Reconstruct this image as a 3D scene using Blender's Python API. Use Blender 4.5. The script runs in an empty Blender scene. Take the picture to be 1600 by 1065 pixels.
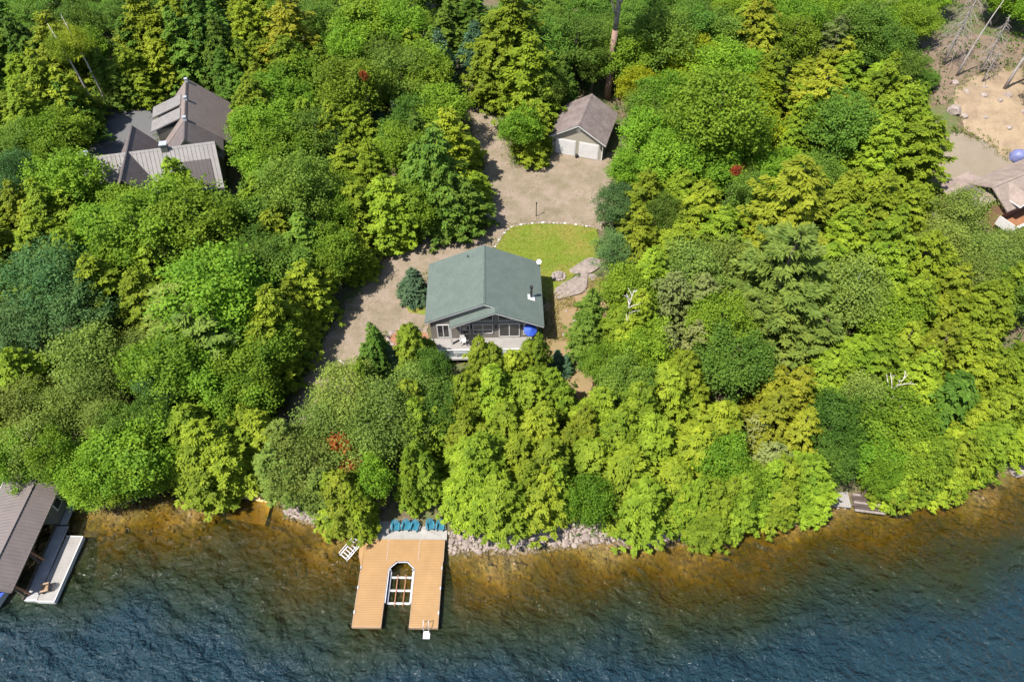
import bpy, bmesh, math, random
import numpy as np
from mathutils import Vector, Matrix, Euler
from mathutils.geometry import delaunay_2d_cdt

scene = bpy.context.scene
col = scene.collection
R = math.radians

# ---------------------------------------------------------------- camera
cam = bpy.data.cameras.new('camera')
camo = bpy.data.objects.new('camera', cam)
col.objects.link(camo)
camo.location = (0, 0, 58)
camo.rotation_euler = (R(90 - 50), 0, 0)
cam.sensor_width = 36.0
cam.lens = 36.0 * 1101 / 1600
cam.clip_end = 3000
scene.camera = camo
# ---------------------------------------------------------------- sky and sun
SUN_EL, SUN_AZ = 60.0, 234.0          # azimuth clockwise from +Y (the way the camera looks)
world = bpy.data.worlds.new('World')
scene.world = world
world.use_nodes = True
wn = world.node_tree
sky = wn.nodes.new('ShaderNodeTexSky')
sky.sky_type = 'NISHITA'
sky.sun_disc = False
sky.sun_elevation = R(SUN_EL)
sky.sun_rotation = R(SUN_AZ)
wn.links.new(sky.outputs[0], wn.nodes['Background'].inputs[0])
wn.nodes['Background'].inputs[1].default_value = 0.105
sun = bpy.data.lights.new('sun', 'SUN')
sun.energy = 5.0
sun.angle = R(0.53)
sun.color = (1.0, 0.95, 0.87)
suno = bpy.data.objects.new('sun', sun)
col.objects.link(suno)
to_sun = Vector((math.sin(R(SUN_AZ)) * math.cos(R(SUN_EL)), math.cos(R(SUN_AZ)) * math.cos(R(SUN_EL)), math.sin(R(SUN_EL))))
suno.rotation_euler = to_sun.to_track_quat('Z', 'Y').to_euler()
suno.location = (-40, -30, 90)
scene.view_settings.view_transform = 'Standard'
scene.view_settings.look = 'None'
scene.view_settings.exposure = 1.08
scene.view_settings.gamma = 1.0
scene.cycles.max_bounces = 8
scene.cycles.transparent_max_bounces = 12
scene.cycles.caustics_reflective = False
scene.cycles.caustics_refractive = False
scene.cycles.sample_clamp_direct = 12

# ---------------------------------------------------------------- materials
def nn(nt, t, **kw):
    n = nt.nodes.new(t)
    for k, v in kw.items():
        setattr(n, k, v)
    return n

def new_mat(name):
    m = bpy.data.materials.new(name)
    m.use_nodes = True
    nt = m.node_tree
    return m, nt, nt.nodes['Principled BSDF'], nt.nodes['Material Output']

def c4(c):
    return (c[0], c[1], c[2], 1.0)

def ramp(nt, fac, stops):
    r = nn(nt, 'ShaderNodeValToRGB')
    e = r.color_ramp.elements
    e[0].position, e[0].color = stops[0][0], c4(stops[0][1])
    e[1].position, e[1].color = stops[-1][0], c4(stops[-1][1])
    for p, c in stops[1:-1]:
        x = e.new(p)
        x.color = c4(c)
    nt.links.new(fac, r.inputs[0])
    return r.outputs[0]

def noise(nt, scale, detail=5.0, rough=0.6, vec=None, dist=0.0):
    n = nn(nt, 'ShaderNodeTexNoise')
    n.inputs['Scale'].default_value = scale
    n.inputs['Detail'].default_value = detail
    n.inputs['Roughness'].default_value = rough
    n.inputs['Distortion'].default_value = dist
    if vec is not None:
        nt.links.new(vec, n.inputs['Vector'])
    return n.outputs['Fac']

def pos(nt):
    return nn(nt, 'ShaderNodeNewGeometry').outputs['Position']

def objc(nt):
    return nn(nt, 'ShaderNodeTexCoord').outputs['Object']

def scaled(nt, vec, s, rot=(0, 0, 0)):
    m = nn(nt, 'ShaderNodeMapping')
    m.inputs['Scale'].default_value = s
    m.inputs['Rotation'].default_value = rot
    nt.links.new(vec, m.inputs['Vector'])
    return m.outputs[0]

def mix(nt, fac, a, b, mode='MIX'):
    n = nn(nt, 'ShaderNodeMix', data_type='RGBA', blend_type=mode)
    for s, v in ((n.inputs[0], fac), (n.inputs[6], a), (n.inputs[7], b)):
        if isinstance(v, (int, float)):
            s.default_value = v
        elif isinstance(v, tuple):
            s.default_value = c4(v)
        else:
            nt.links.new(v, s)
    return n.outputs[2]

def math_(nt, op, a, b=0.0, clamp=False):
    n = nn(nt, 'ShaderNodeMath', operation=op, use_clamp=clamp)
    for s, v in ((n.inputs[0], a), (n.inputs[1], b)):
        if isinstance(v, (int, float)):
            s.default_value = v
        else:
            nt.links.new(v, s)
    return n.outputs[0]

def bump(nt, bsdf, h, strength=0.4, dist=0.05):
    b = nn(nt, 'ShaderNodeBump')
    b.inputs['Strength'].default_value = strength
    b.inputs['Distance'].default_value = dist
    nt.links.new(h, b.inputs['Height'])
    nt.links.new(b.outputs[0], bsdf.inputs['Normal'])

def simple(name, a, b=None, scale=3.0, rough=0.7, bmp=0.0, bscale=20.0, metal=0.0, spec=0.4, world_space=False):
    m, nt, p, _ = new_mat(name)
    b = b or tuple(x * 0.8 for x in a)
    v = pos(nt) if world_space else objc(nt)
    f = noise(nt, scale, 6, 0.65, v)
    nt.links.new(ramp(nt, f, [(0.32, b), (0.68, a)]), p.inputs['Base Color'])
    p.inputs['Roughness'].default_value = rough
    p.inputs['Metallic'].default_value = metal
    p.inputs['Specular IOR Level'].default_value = spec
    if bmp:
        bump(nt, p, noise(nt, bscale, 4, 0.6, v), bmp, 0.03)
    return m

def shingle(name, a, b, course=0.16, streak=0.5):
    """asphalt shingles: courses along the slope (z), tabs along x and y, blotches of granule colour"""
    m, nt, p, _ = new_mat(name)
    v = objc(nt)
    br = nn(nt, 'ShaderNodeTexBrick')
    sep = nn(nt, 'ShaderNodeSeparateXYZ')
    nt.links.new(v, sep.inputs[0])
    cmb = nn(nt, 'ShaderNodeCombineXYZ')
    nt.links.new(sep.outputs[1], cmb.inputs[0])
    nt.links.new(sep.outputs[0], cmb.inputs[1])
    nt.links.new(cmb.outputs[0], br.inputs['Vector'])
    br.inputs['Scale'].default_value = 1.0
    br.inputs['Brick Width'].default_value = 0.33
    br.inputs['Row Height'].default_value = course
    br.inputs['Mortar Size'].default_value = 0.012
    br.inputs['Color1'].default_value = c4(a)
    br.inputs['Color2'].default_value = c4(b)
    br.inputs['Mortar'].default_value = c4(tuple(x * 0.55 for x in b))
    f = noise(nt, 0.9, 6, 0.7, v)
    g = noise(nt, 9.0, 5, 0.7, v)
    c = mix(nt, 0.35, br.outputs[0], ramp(nt, g, [(0.3, b), (0.7, a)]))
    c = mix(nt, streak, c, ramp(nt, f, [(0.3, tuple(x * 0.7 for x in c4(b)[:3])), (0.7, tuple(min(1, x * 1.15) for x in a))]))
    nt.links.new(c, p.inputs['Base Color'])
    p.inputs['Roughness'].default_value = 0.85
    p.inputs['Specular IOR Level'].default_value = 0.25
    bump(nt, p, br.outputs['Fac'], 0.5, -0.015)
    return m

def foliage(name, a, b, trans=0.32, rough=0.62, spec=0.14):
    m, nt, p, out = new_mat(name)
    at = nn(nt, 'ShaderNodeAttribute', attribute_name='tint')
    oi = nn(nt, 'ShaderNodeObjectInfo')
    pn = noise(nt, .55, 3, .6, pos(nt))
    tf = math_(nt, 'ADD', at.outputs['Fac'], math_(nt, 'MULTIPLY', math_(nt, 'SUBTRACT', pn, .5), 1.6), True)
    c = mix(nt, tf, a, b)
    hs = nn(nt, 'ShaderNodeHueSaturation')
    nt.links.new(c, hs.inputs['Color'])
    r2 = math_(nt, 'FRACT', math_(nt, 'MULTIPLY', oi.outputs['Random'], 17.31))
    nt.links.new(math_(nt, 'ADD', math_(nt, 'MULTIPLY', oi.outputs['Random'], 0.030), 0.483), hs.inputs['Hue'])
    nt.links.new(math_(nt, 'ADD', math_(nt, 'MULTIPLY', r2, 0.5), 0.75), hs.inputs['Value'])
    hs.inputs['Saturation'].default_value = 1.0
    nt.links.new(hs.outputs[0], p.inputs['Base Color'])
    p.inputs['Roughness'].default_value = rough
    p.inputs['Specular IOR Level'].default_value = spec
    tr = nn(nt, 'ShaderNodeBsdfTranslucent')
    tc = mix(nt, 1.0, hs.outputs[0], (1.25, 1.2, 0.55), 'MULTIPLY')
    nt.links.new(tc, tr.inputs['Color'])
    ms = nn(nt, 'ShaderNodeMixShader')
    ms.inputs[0].default_value = trans
    nt.links.new(p.outputs[0], ms.inputs[1])
    nt.links.new(tr.outputs[0], ms.inputs[2])
    nt.links.new(ms.outputs[0], out.inputs['Surface'])
    return m

FOL = {
    'C': foliage('cedar_sprays', (0.092, 0.152, 0.011), (0.262, 0.335, 0.024), 0.4),
    'CG': foliage('hemlock_sprays', (0.054, 0.116, 0.014), (0.145, 0.23, 0.026), 0.38),
    'M': foliage('maple_leaves', (0.074, 0.155, 0.012), (0.195, 0.305, 0.022), 0.42),
    'MD': foliage('dark_leaves', (0.056, 0.122, 0.016), (0.142, 0.23, 0.028), 0.4),
    'MY': foliage('yellowing_leaves', (0.15, 0.2, 0.008), (0.3, 0.34, 0.014), 0.42),
    'Y': foliage('golden_sprays', (0.14, 0.17, 0.012), (0.285, 0.305, 0.024), 0.4),
    'B': foliage('birch_leaves', (0.092, 0.145, 0.024), (0.2, 0.265, 0.046), 0.38),
    'T': foliage('bluish_leaves', (0.045, 0.108, 0.034), (0.105, 0.19, 0.052), 0.36),
    'P': foliage('pine_needles', (0.088, 0.148, 0.026), (0.215, 0.285, 0.048), 0.32),
    'S': foliage('spruce_needles', (0.040, 0.090, 0.042), (0.090, 0.160, 0.078), 0.25),
    'G': foliage('thin_grey_sprays', (0.105, 0.135, 0.035), (0.19, 0.215, 0.065), 0.3),
    'R': foliage('red_leaves', (0.15, 0.03, 0.01), (0.28, 0.075, 0.018), 0.35),
    'U': foliage('undergrowth_leaves', (0.03, 0.08, 0.008), (0.08, 0.145, 0.012), 0.3),
    'GR': foliage('grass_blades', (0.095, 0.130, 0.010), (0.20, 0.23, 0.022), 0.25),
    'DG': foliage('dry_grass_blades', (0.17, 0.13, 0.04), (0.28, 0.225, 0.08), 0.2),
}
BARK = simple('bark', (0.16, 0.12, 0.09), (0.07, 0.05, 0.04), 4, 0.9, 0.6, 9)
BIRCHBARK = simple('pale_bark', (0.50, 0.46, 0.40), (0.24, 0.21, 0.18), 3, 0.85, 0.4, 9)
DEADWOOD = simple('dead_wood', (0.40, 0.36, 0.33), (0.20, 0.17, 0.15), 3, 0.9, 0.4, 9)
TWIG = simple('grey_twigs', (0.26, 0.22, 0.20), (0.13, 0.11, 0.10), 3, 0.9)
REDBARK = simple('red_pine_bark', (0.30, 0.19, 0.15), (0.15, 0.09, 0.07), 5, 0.9, 0.6, 9)
WHITE = simple('white_paint', (0.5, 0.49, 0.475), (0.44, 0.43, 0.415), 2, 0.5)
ALU = simple('aluminium', (0.62, 0.62, 0.64), (0.48, 0.48, 0.50), 4, 0.4, metal=0.6)
GLASS, gnt, gp, _ = new_mat('window_glass')
gp.inputs['Base Color'].default_value = (0.035, 0.035, 0.035, 1)
gp.inputs['Roughness'].default_value = 0.06
gp.inputs['Specular IOR Level'].default_value = 0.6
CURTAIN = simple('window_blind', (0.30, 0.27, 0.24), (0.20, 0.18, 0.16), 6, 0.8)
SHGREEN = shingle('green_shingles', (0.1, 0.125, 0.11), (0.078, 0.1, 0.088), streak=0.3)
SHGREY = shingle('weathered_shingles', (0.19, 0.155, 0.142), (0.105, 0.083, 0.078), streak=0.6)
SHDARK = shingle('charcoal_shingles', (0.135, 0.112, 0.108), (0.095, 0.078, 0.075), streak=0.35)
SHBROWN = shingle('taupe_shingles', (0.185, 0.150, 0.135), (0.150, 0.120, 0.110), streak=0.3)
SHTAN = shingle('brown_shingles', (0.26, 0.205, 0.175), (0.165, 0.125, 0.105), streak=0.6)
METALROOF = simple('pale_metal_roof', (0.215, 0.2, 0.19), (0.165, 0.152, 0.143), 1.2, 0.45, metal=0.0)
BROWNMETAL = simple('brown_metal_roof', (0.14, 0.116, 0.108), (0.115, 0.095, 0.088), 1.0, 0.45)
CAPMETAL = simple('dark_ridge_cap', (0.06, 0.05, 0.05), None, 2, 0.6)

def siding(name, a, step=0.15):
    m, nt, p, _ = new_mat(name)
    v = objc(nt)
    w = nn(nt, 'ShaderNodeTexWave', wave_type='BANDS', bands_direction='Z', wave_profile='SAW')
    w.inputs['Scale'].default_value = 1.0 / step / 3.1416 * 0.5 * 3.1416 / 1.0 * 0.32
    nt.links.new(v, w.inputs['Vector'])
    f = noise(nt, 2.5, 5, 0.6, v)
    nt.links.new(mix(nt, f, tuple(x * 0.85 for x in a), a), p.inputs['Base Color'])
    p.inputs['Roughness'].default_value = 0.7
    bump(nt, p, w.outputs[0], 0.6, 0.03)
    return m

SIDE_GREY = siding('taupe_siding', (0.190, 0.172, 0.150))
SIDE_TAN = siding('beige_siding', (0.30, 0.27, 0.21))
SIDE_GREEN = siding('olive_siding', (0.115, 0.115, 0.095))
SIDE_RED = siding('brown_siding', (0.20, 0.10, 0.065))
CONCRETE = simple('concrete', (0.27, 0.255, 0.235), (0.2, 0.188, 0.17), 1.1, 0.85, 0.3, 14)
DECKGREY = simple('pale_deck_boards', (0.255, 0.24, 0.225), (0.205, 0.19, 0.178), 1.3, 0.75)
DECKBLUE = simple('grey_deck_boards', (0.30, 0.29, 0.29), (0.20, 0.19, 0.20), 1.3, 0.75)
CEDARDECK = simple('honey_deck_boards', (0.285, 0.168, 0.07), (0.235, 0.136, 0.055), 0.7, 0.65, 0.15, 30)
SEAM = simple('pale_seam_boards', (0.3, 0.2, 0.125), (0.24, 0.16, 0.1), 2, 0.7)
DARKWOOD = simple('dark_timber', (0.085, 0.062, 0.05), (0.045, 0.034, 0.03), 3, 0.85)
BROWNWOOD = simple('stained_timber', (0.27, 0.125, 0.06), (0.19, 0.085, 0.04), 3, 0.7)
TEAL = simple('teal_plastic', (0.030, 0.150, 0.215), (0.024, 0.125, 0.18), 4, 0.45)
BLUE = simple('blue_canvas', (0.025, 0.075, 0.42), (0.02, 0.06, 0.36), 3, 0.7)
TARP = simple('blue_tarp', (0.15, 0.17, 0.33), (0.09, 0.10, 0.22), 2, 0.5)
BLACK = simple('black_metal', (0.02, 0.02, 0.02), None, 3, 0.5)
ROCKM = simple('pink_granite', (0.25, 0.205, 0.18), (0.13, 0.105, 0.09), 2.2, 0.9, 0.5, 7, world_space=True)
ROCKPALE = simple('pale_stone', (0.3, 0.25, 0.22), (0.15, 0.115, 0.1), 2.5, 0.9, 0.4, 9, world_space=True)
ROCKSUNK = simple('stained_stone', (0.26, 0.175, 0.085), (0.14, 0.1, 0.05), 0.8, 0.9, world_space=True)

# ---------------------------------------------------------------- mesh helpers
def link(o, parent=None):
    col.objects.link(o)
    if parent is not None:
        o.parent = parent
    return o

def tag(o, label=None, cat=None, group=None, kind=None):
    for k, v in (('label', label), ('category', cat), ('group', group), ('kind', kind)):
        if v:
            o[k] = v
    return o

def empty(name, loc, rz=0.0):
    o = bpy.data.objects.new(name, None)
    o.empty_display_size = 0.3
    o.location = loc
    o.rotation_euler = (0, 0, rz)
    return link(o)

def fast_mesh(name, V, faces_n, idx, mat=None, tint=None, smooth=False):
    """V (n,3); every face has faces_n corners; idx flat corner list"""
    me = bpy.data.meshes.new(name)
    V = np.asarray(V, dtype=np.float32)
    idx = np.asarray(idx, dtype=np.int32).ravel()
    nf = len(idx) // faces_n
    me.vertices.add(len(V))
    me.vertices.foreach_set('co', V.ravel())
    me.loops.add(len(idx))
    me.loops.foreach_set('vertex_index', idx)
    me.polygons.add(nf)
    me.polygons.foreach_set('loop_start', np.arange(0, nf * faces_n, faces_n, dtype=np.int32))
    if tint is not None:
        a = me.attributes.new('tint', 'FLOAT', 'POINT')
        a.data.foreach_set('value', np.asarray(tint, dtype=np.float32))
    if smooth:
        me.polygons.foreach_set('use_smooth', np.ones(nf, dtype=bool))
    me.update(calc_edges=True)
    me.validate()
    if mat:
        me.materials.append(mat)
    return me

class MB:
    def __init__(self):
        self.v, self.f = [], []
    def add(self, vs, fs):
        n = len(self.v)
        self.v += [tuple(x) for x in vs]
        self.f += [tuple(i + n for i in f) for f in fs]
        return self
    def box(self, x0, x1, y0, y1, z0, z1):
        return self.add([(x0, y0, z0), (x1, y0, z0), (x1, y1, z0), (x0, y1, z0), (x0, y0, z1), (x1, y0, z1), (x1, y1, z1), (x0, y1, z1)],
                        [(3, 2, 1, 0), (4, 5, 6, 7), (0, 1, 5, 4), (1, 2, 6, 5), (2, 3, 7, 6), (3, 0, 4, 7)])
    def slab(self, poly, t, d=(0, 0, -1)):
        """closed sheet: polygon (3-D points, seen counter-clockwise from outside) thickened by t along d"""
        n = len(poly)
        d = Vector(d)
        a = [Vector(p) for p in poly]
        b = [p + d * t for p in a]
        fs = [tuple(range(n)), tuple(range(2 * n - 1, n - 1, -1))]
        fs += [(i, n + i, n + (i + 1) % n, (i + 1) % n) for i in range(n)]
        return self.add(a + b, fs)
    def bar(self, p0, p1, w, h=None):
        """square bar between two points"""
        p0, p1 = Vector(p0), Vector(p1)
        h = h or w
        d = (p1 - p0).normalized()
        up = Vector((0, 0, 1)) if abs(d.z) < 0.95 else Vector((0, 1, 0))
        s = d.cross(up).normalized()
        u = s.cross(d)
        vs = []
        for p in (p0, p1):
            for a, b in ((-1, -1), (1, -1), (1, 1), (-1, 1)):
                vs.append(p + s * a * w / 2 + u * b * h / 2)
        return self.add(vs, [(3, 2, 1, 0), (4, 5, 6, 7), (0, 1, 5, 4), (1, 2, 6, 5), (2, 3, 7, 6), (3, 0, 4, 7)])
    def tube(self, pts, rad, n=8, cap=True):
        rings = []
        pts = [Vector(p) for p in pts]
        for i, p in enumerate(pts):
            d = (pts[min(i + 1, len(pts) - 1)] - pts[max(i - 1, 0)]).normalized()
            up = Vector((1, 0, 0)) if abs(d.x) < 0.9 else Vector((0, 1, 0))
            s = d.cross(up).normalized()
            u = d.cross(s)
            rings.append([p + (s * math.cos(2 * math.pi * k / n) + u * math.sin(2 * math.pi * k / n)) * rad[i] for k in range(n)])
        vs = [q for r in rings for q in r]
        fs = []
        for i in range(len(pts) - 1):
            for k in range(n):
                a, b = i * n + k, i * n + (k + 1) % n
                fs.append((a, b, b + n, a + n))
        if cap:
            fs.append(tuple(range(n - 1, -1, -1)))
            fs.append(tuple(range(len(vs) - n, len(vs))))
        return self.add(vs, fs)
    def mesh(self, name, mat):
        me = bpy.data.meshes.new(name)
        me.from_pydata(self.v, [], self.f)
        me.update()
        if mat:
            me.materials.append(mat)
        return me
    def build(self, name, mat, parent=None, smooth=False, bevel=0.0):
        me = self.mesh(name, mat)
        bm = bmesh.new()
        bm.from_mesh(me)
        bmesh.ops.recalc_face_normals(bm, faces=bm.faces)
        if bevel:
            bmesh.ops.bevel(bm, geom=[e for e in bm.edges], offset=bevel, segments=1, affect='EDGES')
        bm.to_mesh(me)
        bm.free()
        if smooth:
            for p in me.polygons:
                p.use_smooth = True
        return link(bpy.data.objects.new(name, me), parent)

def copy_tree(o, parent=None):
    c = o.copy()
    col.objects.link(c)
    c.parent = parent
    for ch in list(o.children):
        copy_tree(ch, c)
    return c

# ---------------------------------------------------------------- terrain
SHX = [-74.7, -58.0, -46.6, -39.6, -35.1, -31.6, -27.0, -26.3, -23.6, -21.2, -20.3, -14.6, -13.1, -5.7, 0.0, 4.5, 8.9, 11.7, 17.9, 22.8, 28.1, 32.9, 37.8, 41.9, 47.9, 61.4, 89.0]
SHY = [29.3, 30.3, 30.7, 29.2, 29.3, 31.5, 30.5, 31.1, 31.8, 30.6, 29.0, 27.4, 26.4, 25.7, 25.7, 26.2, 26.5, 26.2, 26.8, 28.6, 29.2, 29.7, 30.6, 32.1, 33.4, 36.0, 39.7]
def shore(x):
    return np.interp(x, SHX, SHY)

def sm(a, b, x):
    t = np.clip((x - a) / (b - a), 0, 1)
    return t * t * (3 - 2 * t)

LS = [0, 1.2, 6, 11, 16, 30, 55, 80, 110, 160]
LZ = [0, .6, 1.7, 3.0, 4.3, 4.6, 5.6, 6.6, 8.5, 13]
def H(x, y):
    x = np.asarray(x, dtype=float)
    y = np.asarray(y, dtype=float)
    s = (y - shore(x)) * .96
    land = np.interp(s, LS, LZ)
    bay = np.exp(-((x + 22) / 10) ** 2)
    d = -s
    wat = np.maximum(-(0.20 * d + 0.024 * d * d / (1 + 1.0 * bay)), -7)
    z = np.where(s > 0, land, wat)
    z = z + 4.0 * sm(70, 82, y) * sm(48, 56, x)
    z = z + np.where(s > 4, .25 * np.sin(x * .21 + 1) * np.sin(y * .17), 0)
    return z

def h1(x, y):
    return float(H(x, y))

def wob(x, y):
    """small natural unevenness of the lake bed"""
    return 0.16 * np.sin(x * 1.1 + 2 * np.sin(y * .6)) * np.sin(y * 1.3 + np.sin(x * .7)) + 0.1 * np.sin(x * 2.7 + y * 1.9) + 0.42 * np.sin(x * .33 + 1.4 * np.sin(y * .21)) * np.sin(y * .42 + .8 * np.sin(x * .17) + 2) + .2 * np.sin(x * .8 - y * .5 + 1)

def grid_mesh(xs, ys, keep, name, mat, zfun, attr=None):
    X, Y = np.meshgrid(xs, ys)
    Z = zfun(X, Y)
    nx, ny = len(xs), len(ys)
    i = np.arange(ny - 1)[:, None] * nx + np.arange(nx - 1)[None, :]
    q = np.stack([i, i + 1, i + nx + 1, i + nx], -1).reshape(-1, 4)
    cx = (X[:-1, :-1] + X[1:, 1:]).ravel() / 2
    cy = (Y[:-1, :-1] + Y[1:, 1:]).ravel() / 2
    q = q[keep(cx, cy)]
    V = np.stack([X.ravel(), Y.ravel(), Z.ravel()], -1)
    used = np.unique(q)
    remap = np.full(len(V), -1)
    remap[used] = np.arange(len(used))
    me = fast_mesh(name, V[used], 4, remap[q], mat, smooth=True)
    if attr is not None:
        a = me.attributes.new('depth', 'FLOAT', 'POINT')
        a.data.foreach_set('value', attr(V[used][:, 0], V[used][:, 1]).astype(np.float32))
    return link(bpy.data.objects.new(name, me))

def land_z(X, Y):
    return H(X, Y)
def bed_z(X, Y):
    s = Y - shore(X)
    return H(X, Y) + wob(X, Y) * sm(0, 2.5, -s)

# ground materials
GROUND, nt, p, _ = new_mat('forest_floor')
v = pos(nt)
f1, f2, f3 = noise(nt, .35, 6, .7, v), noise(nt, 3.0, 6, .7, v), noise(nt, 14, 4, .7, v)
c = ramp(nt, f2, [(.3, (.045, .036, .020)), (.5, (.105, .075, .042)), (.7, (.16, .12, .075))])
c = mix(nt, ramp(nt, f1, [(.42, (0, 0, 0)), (.62, (1, 1, 1))]), c, ramp(nt, f3, [(.3, (.035, .06, .014)), (.7, (.095, .12, .03))]))
nt.links.new(c, p.inputs['Base Color'])
p.inputs['Roughness'].default_value = 0.95
bump(nt, p, f3, .8, .08)

BEDM, nt, p, _ = new_mat('lake_bed_sand')
v = pos(nt)
f1, f2 = noise(nt, .45, 6, .7, v), noise(nt, 2.6, 6, .75, v)
vo = nn(nt, 'ShaderNodeTexVoronoi')
vo.inputs['Scale'].default_value = 1.7
nt.links.new(v, vo.inputs['Vector'])
c = ramp(nt, f2, [(.28, (.075, .05, .018)), (.5, (.25, .16, .05)), (.72, (.42, .27, .085))])
c = mix(nt, ramp(nt, f1, [(.40, (0, 0, 0)), (.60, (.75, .75, .75))]), c, ramp(nt, f2, [(.3, (.05, .06, .02)), (.7, (.20, .19, .06))]))
c = mix(nt, ramp(nt, vo.outputs[0], [(.1, (0, 0, 0)), (.7, (.5, .5, .5))]), c, (.09, .06, .03))
nt.links.new(c, p.inputs['Base Color'])
p.inputs['Roughness'].default_value = 0.95
bump(nt, p, f2, .8, .1)

def gravel_mat(name, a, b, dry, amt=.6):
    m, nt, p, _ = new_mat(name)
    v = pos(nt)
    f1, f2, f3 = noise(nt, .5, 6, .7, v), noise(nt, 6, 6, .75, v), noise(nt, 24, 4, .8, v)
    c = ramp(nt, f2, [(.3, b), (.7, a)])
    c = mix(nt, ramp(nt, f1, [(.40, (0, 0, 0)), (.66, (amt,) * 3)]), c, ramp(nt, f3, [(.3, tuple(x * .6 for x in dry)), (.7, dry)]))
    c = mix(nt, .35, c, ramp(nt, f3, [(.35, tuple(x * .55 for x in b)), (.65, tuple(min(.8, x * 1.3) for x in a))]))
    nt.links.new(c, p.inputs['Base Color'])
    p.inputs['Roughness'].default_value = 0.95
    bump(nt, p, f3, .7, .04)
    return m

GRAVEL = gravel_mat('gravel', (.265, .205, .155), (.125, .095, .070), (.105, .095, .036), 1.0)
DIRTM = gravel_mat('dry_dirt', (.25, .175, .095), (.17, .105, .055), (.165, .15, .042), .75)
SANDM = gravel_mat('sandy_bank', (.30, .23, .15), (.20, .135, .08), (.125, .08, .048), .8)
YARDM = gravel_mat('packed_gravel', (.20, .165, .122), (.165, .135, .098), (.14, .115, .08), .35)
BEDDING = gravel_mat('red_mulch', (.30, .14, .075), (.17, .075, .04), (.25, .16, .10), .5)
LAWNM, nt, p, _ = new_mat('lawn_grass')
v = pos(nt)
f1, f2, f3 = noise(nt, .38, 5, .7, v), noise(nt, 2.5, 5, .7, v), noise(nt, 22, 4, .8, v)
c = mix(nt, ramp(nt, f1, [(.42, (0, 0, 0)), (.60, (.9, .9, .9))]), ramp(nt, f3, [(.3, (.075, .115, .006)), (.7, (.140, .190, .010))]), (.175, .15, .028))
c = mix(nt, ramp(nt, f2, [(.5, (0, 0, 0)), (.8, (.7, .7, .7))]), c, (.165, .175, .016))
nt.links.new(c, p.inputs['Base Color'])
p.inputs['Roughness'].default_value = 0.95
bump(nt, p, f3, .7, .06)
ASPHM = gravel_mat('asphalt', (.105, .105, .105), (.075, .075, .078), (.12, .115, .105), .3)

xs = np.arange(-135, 135.1, 1.0)
ys = np.concatenate([np.arange(24, 40, .4), np.arange(40, 150.1, 1.0)])
tag(grid_mesh(xs, ys, lambda x, y: (y - shore(x)) > -.2, 'ground', GROUND, land_z), kind='structure')
xb = np.arange(-135, 135.1, .75)
yb = np.concatenate([np.arange(-60, 8, 2.0), np.arange(8, 41, .4)])
tag(grid_mesh(xb, yb, lambda x, y: (y - shore(x)) < 1.2, 'lake_bed', BEDM, lambda X, Y: bed_z(X, Y) - .012), kind='structure')
# far ground so that the land goes on beyond the frame
far = MB()
far.slab([(-700, 148, 11), (700, 148, 11), (900, 1400, 30), (-900, 1400, 30)], 1.0)
far.slab([(-700, 31, 2), (-134, 31, 2), (-134, 149, 10), (-700, 149, 10)], 1.0)
far.slab([(134, 42, 2), (700, 42, 2), (700, 149, 10), (134, 149, 10)], 1.0)
tag(far.build('hills', GROUND), kind='structure')

def zone(name, poly, mat, lift=.03, seed=0, edge=.35, step=.8):
    """a sheet draped on the terrain with a ragged outline"""
    rng = random.Random(seed)
    pts = []
    n = len(poly)
    for i in range(n):
        a, b = Vector(poly[i]), Vector(poly[(i + 1) % n])
        k = max(1, int((b - a).length / .45))
        nrm = Vector((b.y - a.y, a.x - b.x)).normalized()
        for j in range(k):
            q = a.lerp(b, j / k)
            pts.append(q + nrm * (rng.uniform(-edge, edge) * .6 + edge * .6 * math.sin(q.x * 1.7 + q.y * 1.3)))
    m = len(pts)
    X0, X1 = min(q.x for q in pts), max(q.x for q in pts)
    Y0, Y1 = min(q.y for q in pts), max(q.y for q in pts)
    for x in np.arange(X0, X1, step):
        for y in np.arange(Y0, Y1, step):
            pts.append(Vector((x + .01, y + .013)))
    r = delaunay_2d_cdt(pts, [(i, (i + 1) % m) for i in range(m)], [list(range(m))], 1, 1e-4)
    V = np.array([(q.x, q.y) for q in r[0]])
    Z = H(V[:, 0], V[:, 1]) + lift
    me = fast_mesh(name, np.column_stack([V, Z]), 3, np.array(r[2]), mat, smooth=True)
    bm = bmesh.new()
    bm.from_mesh(me)
    loose = [q for q in bm.verts if not q.link_faces]
    bmesh.ops.delete(bm, geom=loose, context='VERTS')
    for fc in bm.faces:
        if fc.normal.z < 0:
            fc.normal_flip()
    bm.to_mesh(me)
    bm.free()
    return tag(link(bpy.data.objects.new(name, me)), kind='structure')

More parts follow.
